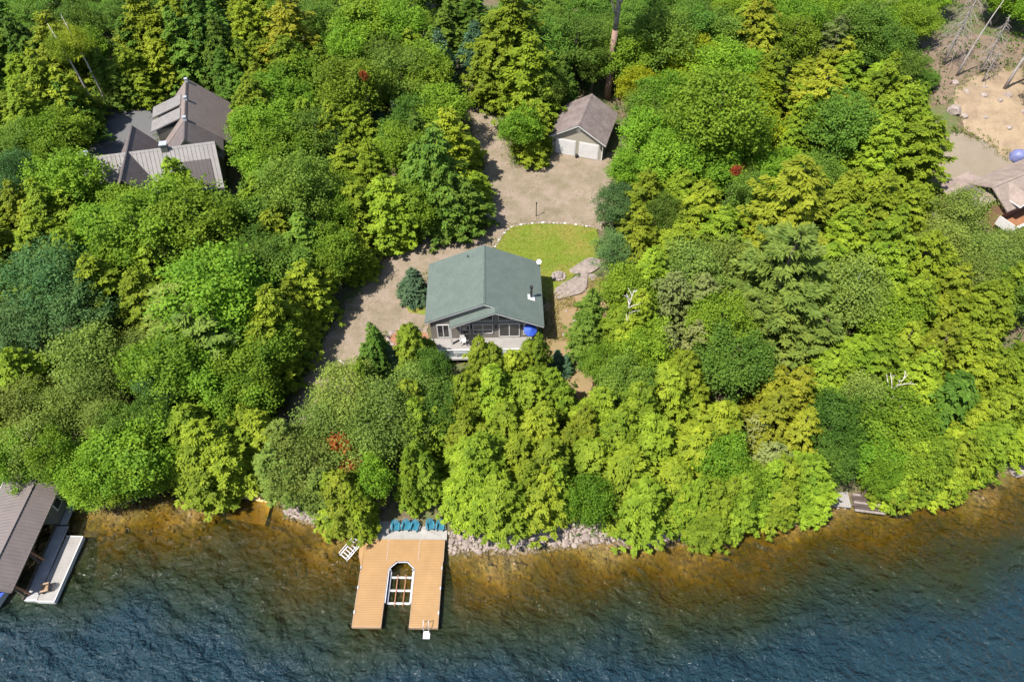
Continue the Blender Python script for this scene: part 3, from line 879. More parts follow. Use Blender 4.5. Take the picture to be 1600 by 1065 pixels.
TREES = """CG -65.8 91.5 9.1 3.3; C -58.9 88.2 10.9 4.1; MD -60.9 98.2 7.3 3.3; C -57.2 79.8 10.6 4.0; M -56.8 90.0 7.9 2.8; CG -53.2 85.7 7.7 3.0; CG -55.0 78.7 7.6 3.1; C -58.3 75.8 8.8 3.4; CG -55.2 82.4 3.7 1.9; C -49.2 93.2 11.0 4.3; C -47.6 91.0 7.5 3.5; CG -44.4 91.2 10.3 3.9; CG -51.4 92.2 8.7 3.4; CG -42.1 93.7 11.2 3.9; CG -38.9 90.9 9.5 3.3; CG -37.6 86.5 7.4 3.0; CG -41.5 90.9 7.5 2.8; C -50.4 86.6 7.2 3.0; M -53.2 72.9 7.2 3.3; M -54.7 71.1 7.7 2.7; MD -56.6 70.4 7.8 2.7; T -55.0 64.7 8.3 2.2; M -53.7 69.4 6.7 2.5; M -52.9 74.0 3.7 1.5; Y -29.2 91.3 11.9 4.4; C -36.4 95.4 8.7 3.2; C -35.3 87.8 7.9 3.0; C -28.2 84.1 10.0 3.7; MD -26.6 97.8 8.1 3.2; M -19.6 94.3 10.3 4.6; M -15.3 93.4 9.8 4.2; M -20.9 90.2 8.9 3.6; MD -16.6 88.4 8.1 3.5; C -13.4 89.3 8.4 3.3; M -11.0 85.9 8.3 3.5; CG -10.5 91.2 7.7 2.8; M -27.2 83.4 8.5 3.4; C -24.0 83.8 8.9 3.2; M -19.4 78.5 10.5 4.2; MD -13.9 82.6 9.5 3.9; M -11.2 82.9 8.3 3.4; S -9.8 90.5 7.6 2.6; M -29.4 78.6 8.4 3.8; C -30.6 75.5 10.0 3.5; M -26.5 76.6 7.7 3.3; M -29.1 72.4 9.1 3.6; C -24.6 74.5 7.9 3.0; S -14.7 85.0 3.8 1.3; S -16.8 77.8 5.1 1.7; S -20.9 71.9 5.7 1.9; MD -11.8 75.5 7.5 2.8; M -8.4 76.2 8.5 3.5; C -7.1 69.0 9.9 3.5; C -15.9 66.1 8.0 2.3; M -12.9 68.9 7.6 3.1; CG -7.8 61.4 12.9 4.4; M -29.7 69.6 7.3 3.1; M -26.3 69.6 7.9 3.5; MD -23.0 72.0 8.0 3.2; C -18.7 73.1 7.7 2.9; C -21.3 73.5 8.2 2.7; CG -10.9 70.3 8.4 3.1; MD -22.6 59.7 11.2 4.4; C -27.1 60.4 8.1 3.1; C -24.4 57.0 7.5 2.6; M -18.9 59.0 7.2 2.5; C -16.7 59.6 7.7 2.7; C -13.2 59.0 8.9 3.1; C -13.0 58.2 5.5 2.3; CG -7.4 60.6 9.1 3.8; CG -5.4 61.8 5.5 2.5; M -9.8 60.1 7.1 2.9; CG -20.8 53.3 9.0 3.3; M -18.3 52.7 7.4 2.7; M -18.0 51.8 6.5 2.0; MD -24.7 49.9 7.8 3.4; MD -22.3 50.1 7.5 3.1; C -20.0 48.1 7.6 2.6; C -16.5 54.3 6.1 2.0; M -48.1 62.4 8.9 3.8; C -49.1 58.4 9.0 3.5; C -52.4 59.5 8.1 3.1; C -36.5 62.8 8.4 2.5; M -35.2 56.6 9.5 4.0; M -41.7 60.8 6.1 2.9; M -42.4 55.5 7.4 3.2; M -36.6 52.8 10.2 4.2; M -31.9 54.8 10.1 4.3; C -47.1 53.9 8.6 3.0; C -44.1 52.2 8.1 2.9; T -43.5 47.2 9.9 4.4; T -40.9 45.5 8.2 3.6; T -45.1 43.6 8.3 3.3; C -39.3 47.4 9.1 3.2; C -38.9 50.3 7.7 2.9; MD -34.2 52.7 7.4 2.7; M -27.1 44.8 11.8 4.6; P -30.6 43.8 10.0 4.0; P -27.9 41.2 10.2 4.0; MD -26.5 46.3 7.1 2.9; MD -28.4 57.1 7.2 2.8; CG -30.6 58.9 7.5 2.9; C -35.0 46.2 8.4 2.7; C -35.4 50.2 7.7 2.4; CG -28.1 60.0 7.7 2.7; C -44.0 38.5 8.2 3.0; B -43.0 36.0 7.2 2.7; B -40.1 36.0 6.6 2.2; B -39.2 40.7 7.5 3.2; B -37.9 37.5 6.8 2.8; B -35.7 34.3 7.1 2.4; B -40.8 32.2 7.4 2.7; M -29.9 39.2 9.3 3.8; M -32.9 39.0 7.8 2.4; T -31.3 37.3 8.1 2.1; M -27.1 38.7 7.8 3.3; M -24.8 37.0 7.1 2.7; B -28.9 37.6 6.8 2.1; C -27.9 33.7 7.8 2.9; C -24.9 32.5 7.8 2.9; C -26.0 31.8 9.0 3.2; C -23.0 34.1 7.9 2.2; M -31.8 32.0 8.2 3.5; M -34.1 30.6 7.8 2.9; M -32.6 31.4 7.2 2.8; M -36.5 29.9 7.1 2.1; MD -31.3 34.4 7.8 2.0; MD -34.0 33.8 7.2 2.0; M -38.6 30.9 7.8 2.0; M -42.2 30.9 7.2 2.3; M -36.5 29.9 3.6 2.2; M -34.7 30.2 3.6 2.2; M -31.8 32.0 3.9 2.4; M -30.5 31.8 3.7 2.2; M -33.0 31.2 3.6 2.2; M -31.6 32.1 3.6 2.2; M -30.1 31.7 3.4 2.1; C -26.7 31.4 7.6 2.8; C 21.2 28.6 8.4 2.0; C 23.8 29.3 7.9 1.9; C 33.7 30.4 7.5 2.1; C 35.4 30.7 8.5 1.9; C 37.9 31.2 8.4 2.1; C 41.2 32.4 7.7 2.1; M 31.5 30.1 7.3 1.6; C 17.7 27.4 7.8 1.7; C 15.0 27.1 8.6 1.7; C -1.3 28.1 8.3 1.7; C -2.9 28.1 8.0 1.6; C 1.5 28.3 8.5 1.7; C 3.6 28.5 7.9 1.7; C -14.9 28.0 7.7 1.9; C -8.3 29.4 8.4 1.4; M -23.0 41.4 8.1 3.4; C -22.7 40.7 5.0 2.4; M -24.2 37.2 7.0 2.8; C -21.8 43.3 9.8 3.4; C -22.0 33.6 7.7 2.1; C -20.9 46.0 7.6 2.7; M -24.8 41.9 7.3 2.8; M -23.9 38.6 8.0 2.8; CG -21.4 43.4 5.9 2.0; CG -12.4 40.8 7.9 1.9; S -11.5 41.2 4.5 1.5; C -8.9 40.8 7.7 2.1; C -13.2 37.5 7.9 1.2; B -14.4 36.5 7.7 3.3; B -10.6 33.9 9.1 3.6; B -16.2 34.1 7.1 3.0; P -19.6 32.3 7.9 2.0; B -17.4 30.4 7.8 3.1; P -20.1 30.0 7.9 2.1; B -12.8 31.4 7.0 2.6; M -11.6 28.8 7.5 1.6; C -13.8 27.6 8.4 2.4; C -13.0 27.0 7.9 1.4; P -15.7 28.3 7.5 1.9; P -18.2 29.0 7.9 1.6; C -8.2 33.6 8.0 2.7; C -7.9 30.2 7.6 2.1; MD -6.9 38.3 7.8 1.7; B -7.7 37.4 6.8 2.6; C -8.8 35.3 8.1 2.1; MD -6.0 35.2 7.1 2.3; C -2.8 39.0 8.1 2.4; C 0.0 38.8 6.7 2.1; C 2.4 39.9 7.5 1.9; C 1.8 36.5 7.7 2.7; C -1.6 36.1 8.5 2.5; C -4.3 35.9 7.7 2.5; C 3.4 36.6 7.6 2.2; C -4.0 32.9 7.7 2.8; C -0.4 33.6 7.6 2.9; C 2.8 33.4 8.1 2.5; C -2.5 29.8 9.2 3.4; C 0.6 30.6 7.7 2.8; C 3.1 30.1 8.0 2.6; C -3.3 28.3 7.9 2.5; C -0.9 27.4 8.1 2.7; C 2.6 28.2 7.5 2.5; S 5.1 41.4 2.4 0.8; S 4.3 41.7 2.7 0.9; CG 7.3 44.5 7.5 2.6; M 8.7 39.7 5.6 2.4; MD 10.3 37.3 7.2 2.7; C 7.6 34.4 8.4 2.5; C 9.2 32.7 8.4 2.8; C 6.1 33.0 8.4 2.0; C 7.1 30.5 7.5 2.6; M 6.4 27.1 7.6 1.9; C 9.5 29.3 8.0 3.1; G 13.9 41.2 7.1 1.7; G 16.7 41.5 7.5 1.8; C 15.1 38.2 7.7 2.6; M 19.3 43.5 7.9 3.2; MD 19.8 39.3 8.2 3.6; C 13.8 36.3 8.0 2.9; C 17.8 33.4 8.1 2.5; C 11.8 32.2 8.1 2.8; C 15.4 31.2 8.0 2.8; C 13.6 28.3 7.5 2.7; C 10.8 26.9 8.4 2.5; M 17.4 30.4 7.8 2.3; M 18.7 28.5 7.6 2.2; G 21.4 33.9 6.6 1.7; G 22.0 30.7 7.3 2.0; Y 24.6 36.1 9.4 3.0; Y 22.6 34.2 9.3 2.6; Y 24.7 32.9 8.6 2.3; C 24.8 29.4 7.7 2.6; C 22.4 29.1 8.0 2.4; C 16.3 27.2 7.6 2.2; C 18.6 27.6 8.1 2.0; M 12.1 41.3 7.1 2.5; C 10.4 42.9 7.5 2.7; C 10.8 34.8 8.5 2.5; MD 27.9 33.8 8.0 3.0; B 31.1 36.7 7.0 2.4; M 33.0 34.1 7.8 3.5; M 33.9 31.4 7.7 2.6; M 31.0 31.7 6.9 2.4; M 32.7 30.5 4.5 2.1; MD 27.4 30.9 7.4 2.0; C 33.7 30.4 8.4 1.9; C 36.1 30.9 8.4 2.1; CG 38.7 36.1 8.7 3.3; C 41.0 34.4 7.5 2.9; C 38.9 31.6 7.9 2.7; C 41.6 32.5 8.2 2.7; C 43.9 35.4 8.3 2.2; C 36.8 38.7 8.2 2.6; Y 38.5 40.4 9.6 3.1; C 42.0 40.6 8.6 3.0; C 43.7 39.3 7.8 2.6; C 35.4 40.7 8.8 3.0; M 35.4 43.9 7.6 2.9; B 32.0 46.3 8.8 3.8; C 33.0 39.8 8.4 2.6; C 28.5 38.9 7.5 2.6; C 31.0 40.0 7.7 3.0; P 25.2 46.9 12.7 5.1; P 22.4 44.1 7.9 2.9; P 28.4 42.1 8.0 2.8; P 25.4 43.7 7.9 3.2; T 11.4 61.1 5.7 2.6; T 10.8 54.0 5.9 2.3; C 14.3 60.6 8.3 2.7; MD 16.2 58.0 7.0 2.4; C 12.9 54.4 8.5 2.6; C 19.7 57.8 9.2 3.4; C 21.1 54.2 9.0 3.3; C 16.7 53.3 8.0 3.0; C 13.5 49.1 8.5 2.8; B 17.3 49.6 8.3 3.4; B 20.6 50.5 8.3 3.4; G 15.0 46.2 8.4 2.7; G 18.0 46.2 8.1 2.7; M 11.1 46.7 7.5 2.7; C 11.6 43.3 8.5 2.7; Y 27.7 55.7 13.7 5.0; Y 24.7 53.2 9.0 2.7; Y 27.3 53.7 9.2 2.7; MD 25.3 60.6 7.7 2.5; C 35.4 59.8 9.3 3.5; C 38.3 58.7 9.5 3.5; C 41.6 59.0 7.9 3.0; C 36.9 52.2 10.7 3.7; C 39.8 50.1 9.3 3.6; C 33.3 53.3 9.6 3.3; B 48.4 59.0 6.9 2.9; B 44.2 54.4 7.0 2.6; B 46.0 49.5 7.1 2.3; C 48.1 47.8 8.5 2.4; MD 48.5 47.7 7.6 2.3; C 30.3 49.1 8.7 3.2; C 42.1 47.2 8.7 3.2; C 35.0 48.8 9.0 3.2; C 37.6 45.3 8.8 3.1; C 44.5 45.3 8.9 3.1; MD 19.6 89.1 11.1 4.5; MD 24.0 93.4 9.4 3.7; MD 28.4 93.3 8.8 3.7; MY 22.0 89.8 8.2 3.6; MY 24.5 88.6 7.4 3.1; Y 32.7 92.7 11.1 4.1; Y 33.3 89.6 9.6 3.1; M 39.7 97.1 8.6 3.7; M 37.5 91.0 8.6 3.6; G 42.7 90.3 9.8 3.0; Y 42.7 86.5 9.0 3.5; MD 47.3 92.5 10.4 4.1; MD 49.6 89.9 8.4 3.5; M 26.7 84.4 8.8 3.9; M 29.3 84.3 8.0 3.0; C 32.4 82.0 9.5 3.6; M 18.8 78.7 8.6 3.8; M 22.9 69.3 13.9 5.6; MY 29.2 79.6 7.6 3.4; C 21.4 71.5 8.5 2.9; M 26.7 71.3 7.9 3.6; MD 17.2 77.3 7.2 3.3; M 15.4 70.9 8.0 3.1; Y 37.1 76.9 10.3 4.1; C 41.9 81.7 9.5 3.6; C 42.6 77.0 7.7 3.0; C 34.9 75.1 7.9 3.0; MD 38.8 71.3 10.2 4.2; C 45.4 79.3 11.0 4.0; C 41.6 67.3 10.1 3.7; C 45.2 72.4 10.9 3.9; C 45.5 66.9 10.4 4.1; M 15.1 88.2 8.7 3.8; MY 16.1 82.5 7.1 2.9; M 18.2 65.9 8.6 3.5; M 21.9 65.8 7.8 3.4; C 0.0 87.6 13.7 5.3; C -1.6 84.5 10.6 4.0; C 2.3 81.2 11.8 4.1; MD 4.3 89.6 9.5 4.1; MD 8.4 89.0 9.9 4.0; CG 6.6 84.1 8.0 2.4; C -2.7 86.3 4.2 2.1; S -5.2 94.5 6.5 2.5; MD 4.0 81.7 7.9 2.7; MD 10.8 87.3 7.6 2.5; MD 17.8 90.5 7.7 3.1; M 54.9 94.1 5.3 3.0; MD 5.9 101.2 5.9 2.4; MD 24.2 97.9 5.7 3.1; M 69.2 99.8 5.8 2.8; CG -10.2 108.5 5.8 2.5; MD -50.5 110.4 4.9 2.8; M 60.4 101.8 5.4 2.6; C 49.3 38.4 7.2 3.1; MD -55.8 100.8 6.7 3.3; M 47.9 108.7 6.9 3.3; MD -22.4 105.3 5.4 3.0; MD 53.8 46.2 5.0 2.5; MD -18.0 108.1 6.5 3.1; MD -22.6 65.2 5.6 2.4; MD 26.8 102.7 5.6 2.6; CG -75.1 98.3 7.4 3.2; CG -45.1 104.1 8.6 3.3; MD -65.6 106.4 5.6 2.8; M -13.7 99.6 5.2 2.8; MY 21.8 84.6 5.8 3.2; MD 29.7 97.4 5.2 2.4; T -58.5 66.8 5.2 2.8; CG -0.9 102.0 6.1 2.8; C -32.7 97.5 6.3 2.5; MD -32.8 105.2 6.4 3.3; C 44.1 61.9 5.8 2.3; C -65.4 76.3 7.7 2.9; C 47.8 84.1 7.9 3.1; M -19.3 103.2 6.0 3.1; MD 52.1 49.9 5.5 3.1; T -49.4 43.3 6.2 3.1; M 71.4 96.7 5.5 2.7; MD -69.9 109.9 5.4 2.6; CG -9.4 102.6 5.4 2.4; MD -62.2 68.9 6.5 3.2; MD 21.2 108.8 5.0 2.6; MD 35.8 67.3 5.5 2.9; C 49.1 76.6 5.7 2.5; C 1.9 74.7 7.0 2.8; CG -68.4 82.9 6.4 2.6; MD 11.0 102.8 6.1 3.1; MD -66.6 111.2 5.4 2.7; M 45.1 99.9 5.4 2.7; MY 29.9 74.9 6.2 2.9; M 75.6 101.2 5.9 3.2; MD -27.3 108.3 5.8 2.7; C -47.2 36.1 7.2 3.4; CG -41.6 98.2 7.5 3.0; M 39.0 103.4 6.9 3.3; MD 12.7 94.2 6.6 3.1; MD 27.0 109.8 5.2 2.6; MD -53.2 106.1 5.4 3.0; B 56.2 56.2 4.8 2.4; C -53.8 50.7 7.2 3.2; M 46.5 103.3 6.0 2.8; M 31.8 69.2 4.9 2.3; CG 3.7 108.1 5.4 2.4; MD 6.1 97.4 5.6 2.6; MD -59.3 102.8 5.5 2.8; C -35.6 100.3 6.2 2.8; MD 22.5 101.5 5.3 2.9; CG 2.0 98.3 7.8 3.2; C -56.3 60.0 6.7 2.9; CG -69.4 87.9 7.6 3.1; CG -5.8 107.4 5.2 2.3; C -12.0 64.6 5.6 2.5; MD 6.9 106.0 5.5 3.2; M -28.0 65.4 6.0 3.1; M -30.2 50.6 5.8 3.1; MD 26.3 64.7 5.8 2.4; CG -78.6 100.6 6.6 3.1; C -67.6 79.5 6.4 2.6; M 71.7 90.2 4.9 2.4; MD 16.8 100.7 6.1 3.0; C 51.2 80.0 5.6 2.4; MD 48.2 97.6 5.5 2.4; C 30.8 61.1 7.6 3.2; MD -70.0 104.1 6.3 3.3; MD 11.7 110.4 5.9 2.4; B 52.5 55.5 4.8 2.6; C -50.2 49.4 7.1 2.8; CG -74.6 92.3 5.2 2.4; C -48.5 106.7 7.1 3.0; MD -76.8 106.0 5.2 3.0; C -46.6 98.0 7.5 3.0; Y 37.9 85.2 6.7 2.6; MD 17.0 96.7 6.0 3.1; MD 55.3 52.0 5.2 2.7; B 48.8 55.3 3.3 2.0; MY 24.9 80.0 5.0 2.5; CG -71.1 97.2 7.0 2.8; M 40.0 110.8 5.5 2.8; MD -64.2 102.2 5.1 2.5; C -19.0 67.2 6.8 2.9; M 50.3 101.7 5.0 2.4; MD -58.1 109.3 6.2 3.2; M 31.9 104.7 5.0 2.6; M -14.5 110.6 5.3 2.5; C -51.8 100.0 6.1 2.7; M 42.2 106.1 6.2 3.1; C -62.2 82.7 5.3 2.3; C 40.9 63.2 6.5 2.7; M 69.3 85.5 5.4 2.9; CG -9.7 98.2 6.1 2.7; M 30.7 108.8 6.2 2.9; MD 16.2 108.1 5.1 2.8; M 66.4 78.6 6.5 3.1; CG -0.7 93.9 6.8 2.7; MD 9.9 96.9 5.5 2.4; CG -4.9 98.6 5.3 2.3; MD 53.5 83.9 3.2 1.5; MD -80.6 109.8 6.2 3.4; MD -26.7 102.5 5.3 2.8; MD -59.5 93.9 5.0 2.4; C -54.3 54.7 7.4 3.3; MD 24.5 106.3 5.8 2.7; MD -30.8 110.6 5.8 2.8; C -36.8 108.8 6.6 2.7; C -63.9 86.2 6.6 2.8; C 48.8 42.2 5.3 2.4; M 56.2 98.3 4.9 2.5; MD 17.4 104.5 4.9 2.8; C 33.4 98.9 7.2 3.2; M 56.6 102.9 5.6 2.4; C -44.1 110.8 5.5 2.3; MD -22.4 111.5 5.1 2.5; MD -73.3 109.3 4.9 2.5; C -39.8 106.9 8.1 3.1; M -13.7 106.1 6.7 3.3; CG -54.4 96.3 5.9 2.8; C -64.0 72.7 7.9 3.0; CG -69.8 93.7 8.4 3.3; MD -65.1 97.1 5.4 2.5; M 29.1 66.8 5.8 3.0; MD -68.5 99.9 6.6 3.2; M 67.0 82.5 5.4 2.4; CG 2.3 104.2 7.8 3.0; C 23.0 76.0 7.2 3.3; M 35.6 110.9 5.2 2.5; M 71.0 103.6 4.9 2.5; MD 13.2 98.9 5.2 2.4; C -32.3 82.8 7.4 2.8; CG 0.2 107.4 6.5 2.8; M 52.6 98.9 5.1 2.6; C -34.7 91.7 6.4 2.9; M 44.1 109.5 4.9 2.6; B -35.5 42.0 4.9 2.4; MD 3.2 94.0 4.9 2.3; CG -6.1 103.4 5.7 2.5; M -24.9 89.1 5.3 2.6; M 13.5 67.3 5.4 2.6; T -61.5 63.7 5.5 3.2; MD 7.5 93.9 5.3 2.7; CG -74.8 102.4 6.9 3.0; C -20.0 85.5 6.3 2.3; MD -22.6 98.7 6.3 3.1; MD -30.0 100.5 5.3 3.1; C 33.8 64.1 6.2 2.4; CG 6.1 110.3 5.6 2.5; C -4.2 66.0 4.0 1.9; T -52.8 46.0 6.0 2.7; M 35.4 106.9 5.6 2.8; MD -62.8 110.0 5.9 3.0; CG -3.6 91.5 4.0 1.7; CG -80.7 104.8 5.4 2.4; M 51.6 107.4 5.6 3.1; C -5.5 72.9 4.2 1.8; C -39.4 101.9 6.1 2.8; M -45.1 32.7 4.8 2.5; C 37.0 81.6 5.7 2.5; MD -25.2 93.8 5.8 3.3; M -7.4 80.7 3.3 1.6; MD 51.6 86.1 5.8 2.6; C -62.1 78.5 6.2 2.7; MD 17.9 111.5 4.9 2.5; M -17.3 98.5 6.7 3.3; MD 11.7 106.8 6.5 3.3; C -48.8 101.8 7.9 3.0; B 48.1 52.2 6.7 3.2; MD 20.4 98.4 5.7 3.3; MD -61.7 106.1 5.9 2.4; MD -27.1 53.2 6.5 3.3; MD 21.0 104.9 6.5 3.3; M -19.2 63.3 5.9 2.8; C 47.1 35.1 5.2 2.4; M 29.1 88.6 5.1 2.6; C 18.1 61.5 7.5 3.2; MD -14.6 73.1 5.4 2.5; MD -54.4 110.8 5.9 2.7; M 50.9 95.7 6.2 3.0"""
rng = random.Random(4)
for ln in TREES.split(';'):
    k, x, y, hh, rr = ln.split()
    plant(k, float(x), float(y), float(hh), float(rr), rng)

# ---------------------------------------------------------------- single trees that stand out
plant('M', 1.0, 73.6, 7.2, 2.7, rng, 'round leafy tree standing alone in the fork of gravel driveway', variant=1)
plant('S', -10.1, 50.9, 4.2, 1.75, rng, 'bushy blue-green spruce beside the green-roofed cottage', name='garden_spruce')

def tall_pine():
    x, y = 13.0, 87.2
    root = tag(empty('tall_pine_tree', (x, y, h1(x, y))), 'tall pine with long bare reddish trunk behind the garage', 'pine')
    b = MB()
    b.tube([(0, 0, -.4), (.02, 0, 3), (-.03, .05, 7), (.05, 0, 9.5)], [.58, .46, .40, .36], 9)
    b.build('lower_trunk', REDBARK, root, True)
    b = MB()
    b.tube([(.05, 0, 9.45), (.1, 0, 13), (.2, 0, 18)], [.35, .28, .12], 8)
    rg = random.Random(3)
    for i in range(9):
        a = rg.uniform(0, 6.28)
        z = rg.uniform(10.5, 14)
        b.tube([(.08, 0, z), (.6 * math.cos(a), .6 * math.sin(a), z + 1.2), (1.5 * math.cos(a), 1.5 * math.sin(a), z + 3)], [.10, .07, .03], 5)
    b.build('upper_trunk', TWIG, root, True)
    o = link(bpy.data.objects.new('crown', PROTO['MD'][0][2]), root)
    o.location = (.2, 0, 11.5)
    o.scale = (1.15, 1.15, .9)
    o.material_slots[0].link = 'OBJECT'
    o.material_slots[0].material = FOL['CG']
tall_pine()

def snag(name, label, x, y, h, r0, lean, mat, branches, seed, cat='dead tree', blen=1.6, droop=.4, group=None, blr=.035, z0=.25):
    rg = random.Random(seed)
    root = tag(empty(name, (x, y, h1(x, y))), label, cat, group)
    L = Vector(lean)
    b = MB()
    pts = [Vector((L.x * t * t * h, L.y * t * t * h, -.3 + t * h)) for t in (0, .25, .5, .75, 1)]
    b.tube(pts, [r0, r0 * .8, r0 * .62, r0 * .42, r0 * .15], 7)
    b.build('trunk', mat, root, True)
    if branches:
        b = MB()
        for i in range(branches):
            t = z0 + (.97 - z0) * (i + rg.random()) / branches
            a = rg.uniform(0, 6.28)
            p = Vector((L.x * t * t * h, L.y * t * t * h, -.3 + t * h))
            ln = blen * (1.15 - t) * rg.uniform(.6, 1.3)
            e = p + Vector((math.cos(a) * ln, math.sin(a) * ln, -droop * ln))
            m = p.lerp(e, .5) + Vector((0, 0, .12 * ln))
            b.tube([p, m, e], [blr, blr * .7, blr * .3], 4, False)
            for k in range(2):
                q = m.lerp(e, rg.uniform(.1, .8))
                b.tube([q, q + Vector((rg.uniform(-.4, .4), rg.uniform(-.4, .4), -droop * .5)) * ln * .7], [blr * .5, blr * .2], 3, False)
        b.build('branches', TWIG if mat is not BIRCHBARK else BIRCHBARK, root)
    return root
snag('dead_conifer', 'grey dead conifer with drooping bare branches above sandy bank', 57.6, 88.8, 12, .2, (.02, 0, 0), DEADWOOD, 120, 1, blen=3.2, droop=.55)
snag('dead_conifer', 'short twiggy dead conifer beside the pale leaning snags', 61.6, 86.6, 8, .16, (-.02, 0, 0), DEADWOOD, 80, 2, blen=2.6, droop=.45)
snag('bare_snag', 'slim pale bare trunk leaning beside grey dead conifer', 58.3, 86.0, 11, .16, (.10, 0, 0), DEADWOOD, 4, 3)
snag('bare_snag', 'thick pale bare trunk leaning at the sandy bank edge', 63.2, 82.9, 12, .24, (.10, 0, 0), DEADWOOD, 5, 4)
snag('bare_snag', 'dark thin snag standing between the pale bare trunks', 61.0, 84.5, 6, .12, (.05, 0, 0), TWIG, 12, 14)
snag('dead_birch', 'white forked dead birch rising beside the dirt path', 10.0, 42.5, 10.2, .15, (.06, .02, 0), BIRCHBARK, 9, 5, blen=2.2, droop=-1.0, z0=.6, blr=.06)
snag('dead_birch', 'white bare limb jutting from leafy crowns by white platform', 32.6, 36.2, 8.5, .13, (.16, .05, 0), BIRCHBARK, 7, 6, blen=2.6, droop=-.8, z0=.6, blr=.06)
snag('dead_birch', 'short pale broken limb among leaves above dark timber dock', 34.0, 34.0, 7.3, .10, (.06, -.05, 0), BIRCHBARK, 5, 7, blen=1.6, droop=-.5, z0=.6, blr=.05)
snag('dead_shrub', 'small silvery dead shrub above the pale shore boulder', 46.8, 35.0, 3.4, .07, (.05, -.02, 0), DEADWOOD, 50, 8, 'shrub', blen=1.3, droop=-.3)
for i, (x, y, hh, lx) in enumerate(((-54.8, 83.2, 12.5, -.06), (-53.8, 84.4, 13, -.03))):
    root = snag('pale_trunk_birch', ('pale slender birch trunk leaning over the asphalt court', 'straighter pale birch trunk behind the leaning one by asphalt court')[i], x, y, hh, .17, (lx, 0, 0), BIRCHBARK, 10, 20 + i, 'birch', z0=.6, droop=-.6)
    o = link(bpy.data.objects.new('crown', PROTO['B'][i][2]), root)
    o.location = (lx * hh * .6, 0, hh * .45)
    o.scale = (.62, .62, .55)
    o.material_slots[0].link = 'OBJECT'
    o.material_slots[0].material = FOL['C']

# red leaved shrubs
me_r, lc, lr = crown_broad('crown_red', 301, 2.6, 1.0, lobes=9, per=14, leaves=9, size=.24, base=.2)
PROTO['R'] = [(2.6, 1.0, me_r, trunk_mesh('trunk', 301, 2.6, .05, BARK, lc[:6]))]
INFO['R'] = ('red_sumac', 'red-leaved shrub', 'shrub')
plant('R', -14.2, 31.0, 7.4, .9, rng, ch=2.0, label= 'crimson-leaved sapling between birch and the dock patio', name='red_sapling')
plant('R', -13.2, 29.9, 6.2, 1.05, rng, ch=1.7, label= 'orange-red bush beside the concrete dock patio', name='red_bush')
plant('R', 22.2, 57.8, 11.3, .55, rng, ch=1.4, label= 'lone scarlet treetop among the cedars beyond the lawn', name='scarlet_tree', cat='tree')
plant('R', -17.2, 76.0, 10.6, .5, rng, ch=1.4, label= 'lone rust-red treetop near two blue spruces', name='rusty_tree', cat='tree')

# ---------------------------------------------------------------- low vegetation (nobody could count it)
def inpoly(x, y, poly):
    c = np.zeros(len(x), bool)
    n = len(poly)
    for i in range(n):
        (xi, yi), (xj, yj) = poly[i], poly[i - 1]
        if yi == yj:
            continue
        c ^= ((yi > y) != (yj > y)) & (x < (xj - xi) * (y - yi) / (yj - yi) + xi)
    return c
HOUSES = [[(-8.6, 43.5), (3.2, 43.5), (3.2, 52.6), (-8.6, 52.6)], [(4.5, 74.2), (11.5, 72.8), (14.3, 80.5), (7.4, 82.2)],
          [(-50, 62), (-32, 66), (-35, 83), (-44.5, 80.5), (-43, 72), (-50, 70)], [(48, 63), (53, 58), (66, 64), (62, 68), (53, 68.5)], [(-13.2, 25), (-5.6, 25), (-5.6, 28.6), (-13.2, 28.6)]]
OPEN = [DRIVE, LAWN, DIRT, ASPHALT, YARD, BANK, PATCH, BED, NLAWN]
def scatter(rg, n, box, ok):
    x = rg.uniform(box[0], box[1], n)
    y = rg.uniform(box[2], box[3], n)
    k = ok(x, y)
    return x[k], y[k]
def clumps(name, rg, x, y, per, rad, hgt, size, wid, mat, label, cat, up=.6, lean=.4):
    m = len(x)
    z = H(x, y)
    rad = rad * rg.uniform(.6, 1.3, m)
    hh = hgt * rg.uniform(.4, 1.3, m)
    o = rg.normal(size=(m, per, 3)) * (rad[:, None, None] * np.array([.5, .5, 0]))
    u = 1 - np.minimum(1, (o[..., 0] ** 2 + o[..., 1] ** 2) / (rad[:, None] ** 2 + 1e-6))
    o[..., 2] = (u * .75 + .25 * rg.random((m, per))) * hh[:, None] + .05
    C = (np.stack([x, y, z], -1)[:, None] + o).reshape(-1, 3)
    n = len(C)
    D = rg.normal(size=(n, 3)) + np.array([0, 0, lean])
    N = rg.normal(size=(n, 3)) * .5 + np.array([0, 0, up])
    t = np.clip(.5 * rg.random(n) + .5 * np.repeat(rg.random(m), per), 0, 1)
    s = size * rg.uniform(.6, 1.3, n)
    me = leaf_mesh(name, C, D, N, s, s * wid, t)
    me.materials[0] = mat
    return tag(link(bpy.data.objects.new(name, me)), label, cat, kind='stuff')
rg = np.random.default_rng(77)
def forest(x, y):
    k = (y - shore(x)) > .7
    for q in OPEN + HOUSES:
        k &= ~inpoly(x, y, q)
    return k & (np.abs(x) < y * .8 + 22)
x, y = scatter(rg, 7000, (-90, 90, 26, 118), forest)
clumps('undergrowth', rg, x, y, 9, .8, .9, .34, .6, FOL['U'], 'low green undergrowth covering the forest floor', 'undergrowth')
x, y = scatter(rg, 5200, (-60, 60, 25.5, 38), lambda x, y: ((y - shore(x)) > .15) & ((y - shore(x)) < 3.2) & ((x < -27) | ((x > 15) & (x < 28)) | (x > 33.6) | ((x > -20) & (x < -14))))
clumps('shore_shrubs', rg, x, y, 16, .9, 1.9, .28, .6, FOL['MD'], 'low leafy bushes hanging over the lake edge', 'bushes')
x, y = scatter(rg, 30000, (-2, 11, 49, 63), lambda x, y: inpoly(x, y, LAWN))
